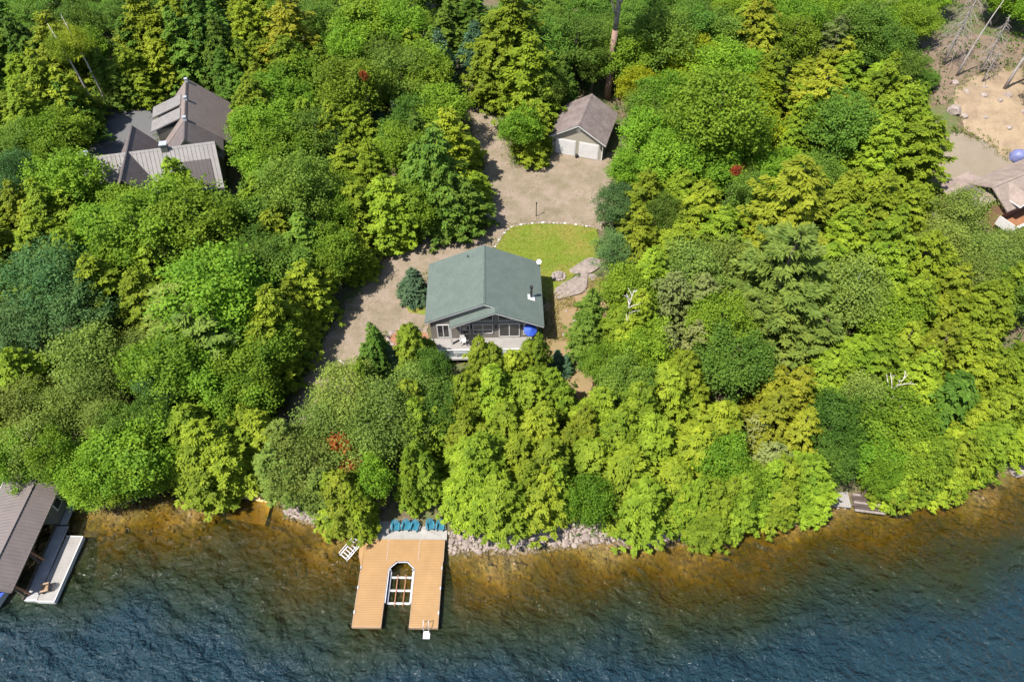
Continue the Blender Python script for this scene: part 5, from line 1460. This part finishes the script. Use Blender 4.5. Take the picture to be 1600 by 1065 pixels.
# ---------------------------------------------------------------- neighbour's brown house
def brown_house():
    r = tag(empty('brown_house', (57.6, 65.6, 4.7), R(27)), 'brown shingled house with white trimmed dormers and long white balcony', 'house')
    gable_walls(r, 2.6, -.1, .1, -1, 1, 1.2, SIDE_RED, names=('inner_wall', 'inner_wall', 'inner_side')) if False else None
    # main block, ridge along local x
    b = MB(); b.box(-4.2, 9, -2.4, 2.4, -1, 3.0); b.build('wall', SIDE_RED, r)
    for s, nm in ((-1, 'roof_slope'), (1, 'roof_slope')):
        q = [(-4.7, 0, 4.3), (-4.7, s * 2.9, 2.9), (9.5, s * 2.9, 2.9), (9.5, 0, 4.3)]
        b = MB(); b.slab(q if s < 0 else q[::-1], .16); b.build(nm, SHTAN, r)
    b = MB(); b.bar((-4.7, 0, 4.31), (9.5, 0, 4.31), .3, .05); b.build('ridge_cap', SHTAN, r)
    # side block towards the woods
    b = MB(); b.box(-7.6, -3.4, -.6, 3.4, -1, 2.6); b.build('wing_wall', SIDE_RED, r)
    q = [(-8.0, -1.0, 2.75), (-2.9, -1.0, 3.2), (-2.9, 4.0, 3.2), (-8.0, 4.0, 2.75)]
    b = MB(); b.slab(q, .16); w = b.build('wing_roof', SHTAN, r)
    q = [(-6.5, .5, 2.98), (-4.3, .5, 3.17), (-4.3, 2.3, 3.17), (-6.5, 2.3, 2.98)]
    b = MB(); b.slab(q, .05); b.build('skylight', SHDARK, w)
    # dormers facing the lake
    for xc in (-2.2, 1.2, 5.0):
        b = MB(); b.box(xc - .95, xc + .95, -2.75, -.9, 2.4, 3.5); b.build('dormer_wall', SIDE_RED, r)
        for s in (-1, 1):
            q = [(xc, -3.3, 4.25), (xc + s * 1.35, -3.3, 3.4), (xc + s * 1.35, -.3, 3.4), (xc, -.3, 4.25)]
            b = MB(); b.slab(q[::-1] if s < 0 else q, .12)
            d = b.build('dormer_roof', SHTAN, r)
            f = MB(); f.bar((xc, -3.33, 4.18), (xc + s * 1.37, -3.33, 3.33), .06, .16); f.bar((xc + s * 1.38, -3.35, 3.34), (xc + s * 1.38, -.6, 3.34), .05, .12); f.build('dormer_trim', WHITE, d)
        window(r, xc - .6, xc + .6, 2.55, 3.4, -2.75, 1, .07, name='dormer_window')
    # balcony
    b = boards(-4.6, 9, -4.6, -2.42, 1.0, 1.08, .16); tag(b.build('balcony_boards', BROWNWOOD, r), kind='stuff')
    b = MB(); b.box(-4.65, 9, -4.72, -4.62, .85, 2.0); b.build('balcony_front', WHITE, r)
    b = MB(); b.box(-4.75, -4.66, -4.72, -2.42, .85, 2.0); b.build('balcony_side', WHITE, r)
    b = MB(); b.box(-4.7, 9, -4.85, -4.55, 2.002, 2.08); b.build('balcony_rail', WHITE, r)
    for x in (-4.4, -1.5, 1.5, 4.5, 7.5):
        b = MB(); b.box(x - .1, x + .1, -4.5, -4.3, -1.5, 1.0); b.build('balcony_post', WHITE, r)
        if x > -2:
            b = MB(); b.box(x - .09, x + .09, -4.5, -4.32, 1.08, 3.0); b.build('roof_post', WHITE, r)
brown_house()
b = MB()
n = 12
rings = []
for k, (rad, z) in enumerate(((.95, 0), (1.0, .5), (.8, .95), (.4, 1.2), (.05, 1.26))):
    rings += [(rad * (1 + .1 * math.sin(3 * a + k)) * math.cos(a), rad * .85 * (1 + .1 * math.cos(2 * a + k)) * math.sin(a), z) for a in [2 * math.pi * j / n for j in range(n)]]
b.add(rings, [(i * n + j, i * n + (j + 1) % n, (i + 1) * n + (j + 1) % n, (i + 1) * n + j) for i in range(4) for j in range(n)])
o = b.build('tarped_heap', TARP, None, True)
o.location = (62.5, 73.4, h1(62.5, 73.4))
tag(o, 'blue tarp covered heap on the gravel yard', 'tarp')

# ---------------------------------------------------------------- main dock
def dock():
    r = tag(empty('dock', (-9.3, 22.2, 0), R(-.6)), 'honey coloured U shaped wooden dock in the lake', 'dock')
    z0, z1 = .52, .58
    b = boards(-3.32, -1.13, -3.6, 1.1, z0, z1, .14); tag(b.build('deck_boards', CEDARDECK, r), kind='stuff')
    b = boards(1.22, 3.38, -3.6, 1.1, z0, z1, .14); tag(b.build('deck_boards', CEDARDECK, r), kind='stuff')
    b = MB()
    # chamfered head of the slip
    n = 5
    for k in range(n):
        ya, yb = 1.1 + k * .14, 1.1 + (k + 1) * .14 - .012
        c = .14 * k + .07
        b.box(-3.32, -1.13 + c, ya, yb, z0, z1)
        b.box(1.22 - c, 3.38, ya, yb, z0, z1)
    tag(b.build('slip_corner_boards', CEDARDECK, r), kind='stuff')
    for xa, xb in ((-3.32, -1.35), (-1.22, 1.30), (1.43, 3.42)):
        b = boards(xa, xb, 1.8, 3.72, z0, z1, .14); tag(b.build('deck_boards', CEDARDECK, r), kind='stuff')
    b = MB(); b.slab([(-3.34, 1.0, z1), (-3.34, 3.72, z1), (-3.78, 3.72, z1), (-3.72, 2.3, z1)], .06); b.build('deck_wedge', CEDARDECK, r)
    for x in (-1.29, 1.36):
        b = MB(); b.box(x - .06, x + .06, 1.8, 3.72, z0 - .005, z1 + .004); b.build('seam_board', SEAM, r)
    # rim
    b = MB()
    for xa, xb, ya, yb in ((-3.4, -1.06, -3.68, -3.612), (1.15, 3.46, -3.68, -3.612), (-3.4, -3.33, -3.61, 1.0), (-1.12, -1.06, -3.61, 1.1), (1.15, 1.21, -3.61, 1.1), (3.39, 3.46, -3.61, 1.8), (3.43, 3.5, 1.801, 3.72)):
        b.box(xa, xb, ya, yb, .25, .60)
    b.build('rim_board', SEAM, r)
    for x, y in ((-3.2, -3.4), (-1.3, -3.4), (1.4, -3.4), (3.2, -3.4), (-3.2, 0), (3.2, 0), (-1.3, 0), (1.4, 0), (-3.2, 3), (3.2, 3)):
        b = MB(); b.tube([(x, y, -4.5), (x, y, .5)], [.09, .09], 8); b.build('piling', ALU, r, True)
    for x in (-3.36, 3.42):
        for y in (-2.5, -.5, 1.2):
            b = MB(); b.box(x - .05, x + .05, y - .12, y + .12, .601, .66); b.build('cleat', ALU, r)
    # bumper rail round the slip
    b = MB()
    P = [(-1.0, -1.7, .5), (-1.0, 1.15, .5), (-.38, 1.72, .5), (.48, 1.72, .5), (1.09, 1.15, .5), (1.09, -1.7, .5)]
    for a, c in zip(P, P[1:]):
        b.bar(a, c, .09, .09)
    b.build('slip_rail', ALU, r)
    # swim ladder
    l = MB()
    for x in (2.35, 2.75):
        l.tube([(x, -3.2, .58), (x, -3.3, 1.25), (x, -3.75, 1.2), (x, -3.85, .5), (x, -4.1, -.9)], [.028] * 5, 6)
    l.build('ladder_rails', ALU, r)
    for k in range(4):
        q = MB(); q.box(2.35, 2.75, -3.96 - k * .07, -3.84 - k * .07, .32 - k * .3, .36 - k * .3); q.build('ladder_step', WHITE, r)
    q = MB(); q.box(2.28, 2.82, -4.35, -3.80, .05, .11); q.build('ladder_platform', WHITE, r)
    return r
dock()

def boat_lift():
    r = tag(empty('boat_lift', (-9.26, 22.2, 0), R(-.6)), 'white metal boat lift frame inside the dock slip', 'boat lift')
    for y in (-1.6, -.55, .55):
        b = MB(); b.box(-.93, 1.0, y - .07, y + .07, .02, .16); b.build('crossbeam', WHITE, r)
    for x in (-.88, .95):
        b = MB(); b.box(x - .05, x + .05, -1.66, 1.1, .165, .26); b.build('side_rail', ALU, r)
        b = MB(); b.tube([(x, 1.0, -3.), (x, 1.0, .75)], [.05, .05], 8); b.build('lift_post', ALU, r)
    for x in (-.30, .38):
        b = MB(); b.box(x - .04, x + .04, -1.85, .75, .165, .23); b.build('bunk', BROWNWOOD, r)
boat_lift()

b = MB()
b.slab([(-13.15, 25.95, .58), (-5.62, 25.9, .58), (-5.62, 28.1, .58), (-9.8, 28.3, .58), (-10.6, 29.4, .75), (-11.6, 30.6, 1.0), (-12.6, 30.6, 1.0), (-12.2, 28.9, .72), (-13.0, 27.8, .6)], .5)
tag(b.build('concrete_patio', CONCRETE), kind='structure')

def adirondack(name='adirondack_chair'):
    o = empty(name, (0, 0, 0))
    m = TEAL
    b = MB()
    for k in range(5):
        ya = -.42 + k * .13
        za = .36 - k * .03
        b.slab([(-.27, ya, za), (.27, ya, za), (.27, ya + .115, za - .027), (-.27, ya + .115, za - .027)], .022)
    b.build('seat', m, o)
    for k, hgt in enumerate((.80, .92, .97, .92, .80)):
        x = -.25 + k * .125
        b = MB(); b.slab([(x - .055, .17, .22), (x + .055, .17, .22), (x * 1.15 + .055, .17 + (hgt - .22) * .42, hgt), (x * 1.15 - .055, .17 + (hgt - .22) * .42, hgt)], .022, (0, .9, -.4)); b.build('back_slat', m, o)
    for s in (-1, 1):
        b = MB(); b.box(s * .36 - .08, s * .36 + .08, -.47, .32, .545, .57); b.build('armrest', m, o)
        b = MB(); b.box(s * .31 - .025, s * .31 + .025, -.44, -.33, 0, .545); b.build('leg', m, o)
        b = MB(); b.slab([(s * .31 - .02, -.32, .30), (s * .31 - .02, .62, .0), (s * .31 - .02, .62, .10), (s * .31 - .02, -.32, .40)], .04, (1, 0, 0)); b.build('leg', m, o)
        b = MB(); b.box(s * .31 - .02, s * .31 + .02, .22, .28, .14, .545); b.build('arm_support', m, o)
    return o
chair = adirondack()
spots = ((-10.1, 26.95, 4, 'end chair nearest the open patio'), (-9.2, 27.0, -6, 'next to the end chair'), (-8.42, 26.95, -14, 'middle of five, third in row'), (-7.1, 27.05, 8, 'fourth in row, after the gap'), (-6.22, 27.0, -4, 'end chair nearest the stony beach'))
for i, (x, y, a, w) in enumerate(spots):
    c = chair if i == 0 else copy_tree(chair)
    c.location = (x, y, .585)
    c.scale = (.86, .86, .9)
    c.rotation_euler.z = R(a)
    tag(c, 'teal slatted lounge chair on concrete patio, ' + w, 'chair', 'teal chairs on the patio')

def gangway():
    r = tag(empty('metal_gangway', (-13.75, 25.1, .35), R(-38)), 'small aluminium gangway resting beside the dock corner', 'ramp')
    for x in (-.42, .42):
        b = MB(); b.bar((x, -.95, -.05), (x, .95, .22), .07, .09); b.build('side_rail', ALU, r)
        b = MB(); b.bar((x, -.95, .42), (x, .95, .69), .045, .045); b.build('hand_rail', ALU, r)
        for t in (-.9, 0, .9):
            b = MB(); b.bar((x, t, -.05 + (t + .95) * .142), (x, t, .42 + (t + .95) * .142), .035); b.build('baluster', ALU, r)
    for k in range(7):
        t = -.85 + k * .28
        b = MB(); b.box(-.38, .38, t - .05, t + .05, -.04 + (t + .95) * .142, -.005 + (t + .95) * .142); b.build('rung', ALU, r)
gangway()
b = MB()
b.slab([(-25.4, 31.6, .20), (-21.5, 30.9, .20), (-21.9, 27.6, -.30), (-25.5, 28.3, -.30)][::-1], .12)
o = b.build('boat_ramp', simple('stained_concrete', (.52, .36, .18), (.40, .26, .12), 1.5, .9, .3, 8))
tag(o, kind='structure')
b = MB()
b.slab([(-16.6, 27.3, -.10), (-14.9, 27.2, -.05), (-15.1, 26.3, -.3), (-16.5, 26.3, -.3)][::-1], .1)
tag(b.build('sunken_slab', bpy.data.materials['stained_concrete']), 'flat stained slab under water beside the gangway', 'slab')

# ---------------------------------------------------------------- boathouse
def boathouse():
    r = tag(empty('boathouse', (-41.0, 25.4, 0)), 'boathouse with brown ribbed metal roof over the water', 'boathouse')
    y0, y1 = -4.9, 5.2
    for s, hw, ze in ((1, 1.65, 2.95), (-1, 3.6, 2.7)):
        q = [(0, y0, 3.9), (s * hw, y0, ze), (s * hw, y1, ze), (0, y1, 3.9)]
        b = MB(); b.slab(q if s < 0 else q[::-1], .1); o = b.build('roof_slope', BROWNMETAL, r)
        s_ = MB()
        for k in range(34):
            yy = y0 + .05 + (y1 - y0 - .1) * k / 33
            s_.bar((0, yy, 3.915), (s * hw, yy, ze + .015), .05, .05)
        tag(s_.build('roof_ribs', BROWNMETAL, o), kind='stuff')
        f = MB(); f.bar((0, y0 - .04, 3.83), (s * hw, y0 - .04, ze - .07), .06, .2); f.bar((s * (hw + .03), y0, ze - .06), (s * (hw + .03), y1, ze - .06), .05, .14); f.build('fascia', WHITE if s < 0 else BROWNMETAL, o)
    b = MB(); b.bar((0, y0, 3.93), (0, y1, 3.93), .26, .04); b.build('ridge_cap', BROWNMETAL, r)
    b = MB(); b.box(-3.2, 1.4, 1.9, 5.0, .55, 2.9); b.build('closed_room', SIDE_GREEN, r)
    b = MB(); b.box(1.405, 1.45, 2.7, 3.7, 1.45, 2.55); w = b.build('window', WHITE, r)
    b = MB(); b.box(1.451, 1.47, 2.82, 3.58, 1.57, 2.43); b.build('pane', GLASS, w)
    b = MB(); b.box(-3.2, -3.0, y0 + .3, 1.9, .2, 2.7); b.build('side_wall', SIDE_GREEN, r)
    for y in (-4.4, -1.6):
        b = MB(); b.box(1.25, 1.42, y - .08, y + .08, .56, 3.1); b.build('post', DARKWOOD, r)
        b = MB(); b.bar((1.6, y, 2.85), (2.0, y, 1.2), .13); b.build('brace', BROWNWOOD, r)
    b = MB(); b.box(1.2, 1.32, y0 + .2, 1.9, .45, .75); b.build('slip_rail', DARKWOOD, r)
    b = boards(1.33, 2.35, y0 + .25, 1.75, .48, .56, .15); tag(b.build('walkway_boards', DECKBLUE, r), kind='stuff')
    b = boards(1.46, 2.1, 1.9, 5.0, .48, .555, .15, 'x'); tag(b.build('side_walk_boards', DECKBLUE, r), kind='stuff')
    b = MB(); b.box(1.33, 2.35, y0 + .18, y0 + .245, .2, .565); b.build('walkway_rim', WHITE, r)
    for x, y in ((1.4, -4.4), (2.2, -4.4), (1.4, 1.5), (2.2, 1.5), (2.0, 4.7), (-3.1, -4.4), (-3.1, 1.5)):
        b = MB(); b.tube([(x, y, -4.2), (x, y, .48)], [.1, .1], 8); b.build('piling', DARKWOOD, r)
boathouse()
def side_dock():
    r = tag(empty('float_dock', (-37.9, 23.6, 0), R(-1.5)), 'pale grey plank dock alongside the boathouse walkway', 'dock')
    b = boards(-.66, .72, -2.95, 2.6, .44, .52, .15); tag(b.build('deck_boards', DECKGREY, r), kind='stuff')
    b = MB()
    for q in ((-.70, .76, -3.02, -2.955), (-.70, .76, 2.605, 2.67), (.725, .79, -2.95, 2.6)):
        b.box(*q, .12, .535)
    b.build('rim_board', WHITE, r)
    for x, y in ((-.5, -2.6), (.5, -2.6), (-.5, 2.3), (.5, 2.3)):
        b = MB(); b.tube([(x, y, -4.2), (x, y, .44)], [.09, .09], 8); b.build('piling', ALU, r)
side_dock()
wood = copy_tree(chair)
wood.location = (-38.15, 21.6, .525)
wood.rotation_euler.z = R(-75)
wood.name = 'wooden_lounge_chair'
tag(wood, 'natural wood slatted lounge chair on the boathouse dock', 'chair')
del wood['group']
for ch in wood.children:
    ch.material_slots[0].link = 'OBJECT'
    ch.material_slots[0].material = SEAM
# a boat's bow pokes out from under the boathouse roof
def bow():
    r = tag(empty('moored_boat', (-42.2, 21.6, 0)), 'white and blue boat moored under the boathouse roof', 'boat')
    secs = []
    b = MB()
    for y, w, z in ((2.5, .95, .75), (0, .95, .8), (-1.2, .6, .88), (-1.9, .06, .95)):
        secs += [(-w, y, z), (-w * .8, y, .05), (0, y, -.15), (w * .8, y, .05), (w, y, z)]
    b.add(secs, [(i * 5 + j, i * 5 + j + 1, (i + 1) * 5 + j + 1, (i + 1) * 5 + j) for i in range(3) for j in range(4)] + [(0, 1, 2, 3, 4)])
    b.build('hull', WHITE, r)
    b = MB(); b.slab([(-.9, 2.4, .72), (-.9, 0, .77), (-.55, -1.15, .85), (0, -1.8, .9), (.55, -1.15, .85), (.9, 0, .77), (.9, 2.4, .72)], .04); b.build('boat_cover', BLUE, r)
bow()

# ---------------------------------------------------------------- small dock on the far shore side
def white_platform():
    r = tag(empty('shore_platform', (29.5, 30.2, 0), R(-6)), 'small whitewashed plank platform on the shore', 'dock')
    b = boards(-.8, .8, -1.2, 2.0, .42, .50, .2, 'y'); tag(b.build('deck_boards', DECKGREY, r), kind='stuff')
    for x in (-.7, .7):
        for y in (-1.0, 1.6):
            b = MB(); b.box(x - .07, x + .07, y - .07, y + .07, -1.2, .42); b.build('post', DARKWOOD, r)
white_platform()
def timber_dock():
    r = tag(empty('timber_dock', (31.6, 30.2, 0), R(-8)), 'dark weathered timber dock in the shade beside white platform', 'dock')
    for i, yy in enumerate(np.arange(-1.7, 2.6, .26)):
        b = MB(); b.box(-.95 + .1 * math.sin(i * 2.3), 1.0 + .15 * math.sin(i * 1.7) + (.7 if yy < -.6 else 0), yy, yy + .21, .36, .44); b.build('plank', DARKWOOD if i % 3 else TWIG, r)
    for x in (-.8, .8):
        b = MB(); b.box(x - .09, x + .09, -1.6, 2.5, .2, .355); b.build('stringer', DARKWOOD, r)
timber_dock()

# ---------------------------------------------------------------- yard things
def fire_pit():
    x, y = 5.0, 53.7
    r = tag(empty('fire_pit', (x, y, h1(x, y) + .1)), 'round stone fire pit with mesh dome on the lawn', 'fire pit')
    for k in range(12):
        a = 2 * math.pi * k / 12
        o = link(bpy.data.objects.new('stone', ROCKS[k % 6]), r)
        o.location = (.62 * math.cos(a), .62 * math.sin(a), .1)
        o.scale = (.2, .17, .2)
        o.rotation_euler.z = a
        o.material_slots[0].link = 'OBJECT'
        o.material_slots[0].material = ROCKPALE
    b = MB()
    rr = []
    for rad, z in ((.48, .12), (.42, .32), (.25, .46), (.03, .5)):
        rr += [(rad * math.cos(2 * math.pi * j / 12), rad * math.sin(2 * math.pi * j / 12), z) for j in range(12)]
    b.add(rr, [(i * 12 + j, i * 12 + (j + 1) % 12, (i + 1) * 12 + (j + 1) % 12, (i + 1) * 12 + j) for i in range(3) for j in range(12)])
    b.build('mesh_dome', TWIG, r)
fire_pit()
def lamp_post():
    x, y = 2.8, 63.6
    r = tag(empty('yard_post', (x, y, h1(x, y))), 'slim dark post at the gravel edge behind the lawn', 'post')
    b = MB(); b.tube([(0, 0, 0), (0, 0, 1.9)], [.05, .04], 8); b.build('shaft', BLACK, r)
    b = MB(); b.tube([(0, 0, 1.9), (0, 0, 2.15)], [.09, .05], 8); b.build('cap', BLACK, r)
lamp_post()
b = MB()
b.tube([(0, -1.25, .12), (.05, 0, .12), (0, 1.25, .1)], [.09, .1, .08], 8)
o = b.build('fallen_log', BIRCHBARK, None, True)
o.location = (-16.8, 42.8, h1(-16.8, 42.8) + .06)
o.rotation_euler = (R(-14), 0, R(46))
tag(o, 'pale peeled log lying across the gravel driveway', 'log')
def landing():
    r = tag(empty('stair_landing', (-10.6, 43.6, 4.0), R(8)), 'pale square stair landing beside the mulch bed', 'stairs')
    b = boards(-.75, .75, -.7, .7, .62, .69, .14); tag(b.build('landing_boards', DECKGREY, r), kind='stuff')
    for x in (-.65, .65):
        for y in (-.6, .6):
            b = MB(); b.box(x - .06, x + .06, y - .06, y + .06, -1.2, .62); b.build('post', BROWNWOOD, r)
    for k in range(5):
        b = MB(); b.box(-.6, .6, -1.0 - k * .28, -.74 - k * .28, .45 - k * .19, .50 - k * .19); b.build('step', DECKGREY, r)
    for x in (-.62, .62):
        b = MB(); b.bar((x, -.72, .5), (x, -2.1, -.45), .05, .2); b.build('stringer', BROWNWOOD, r)
landing()
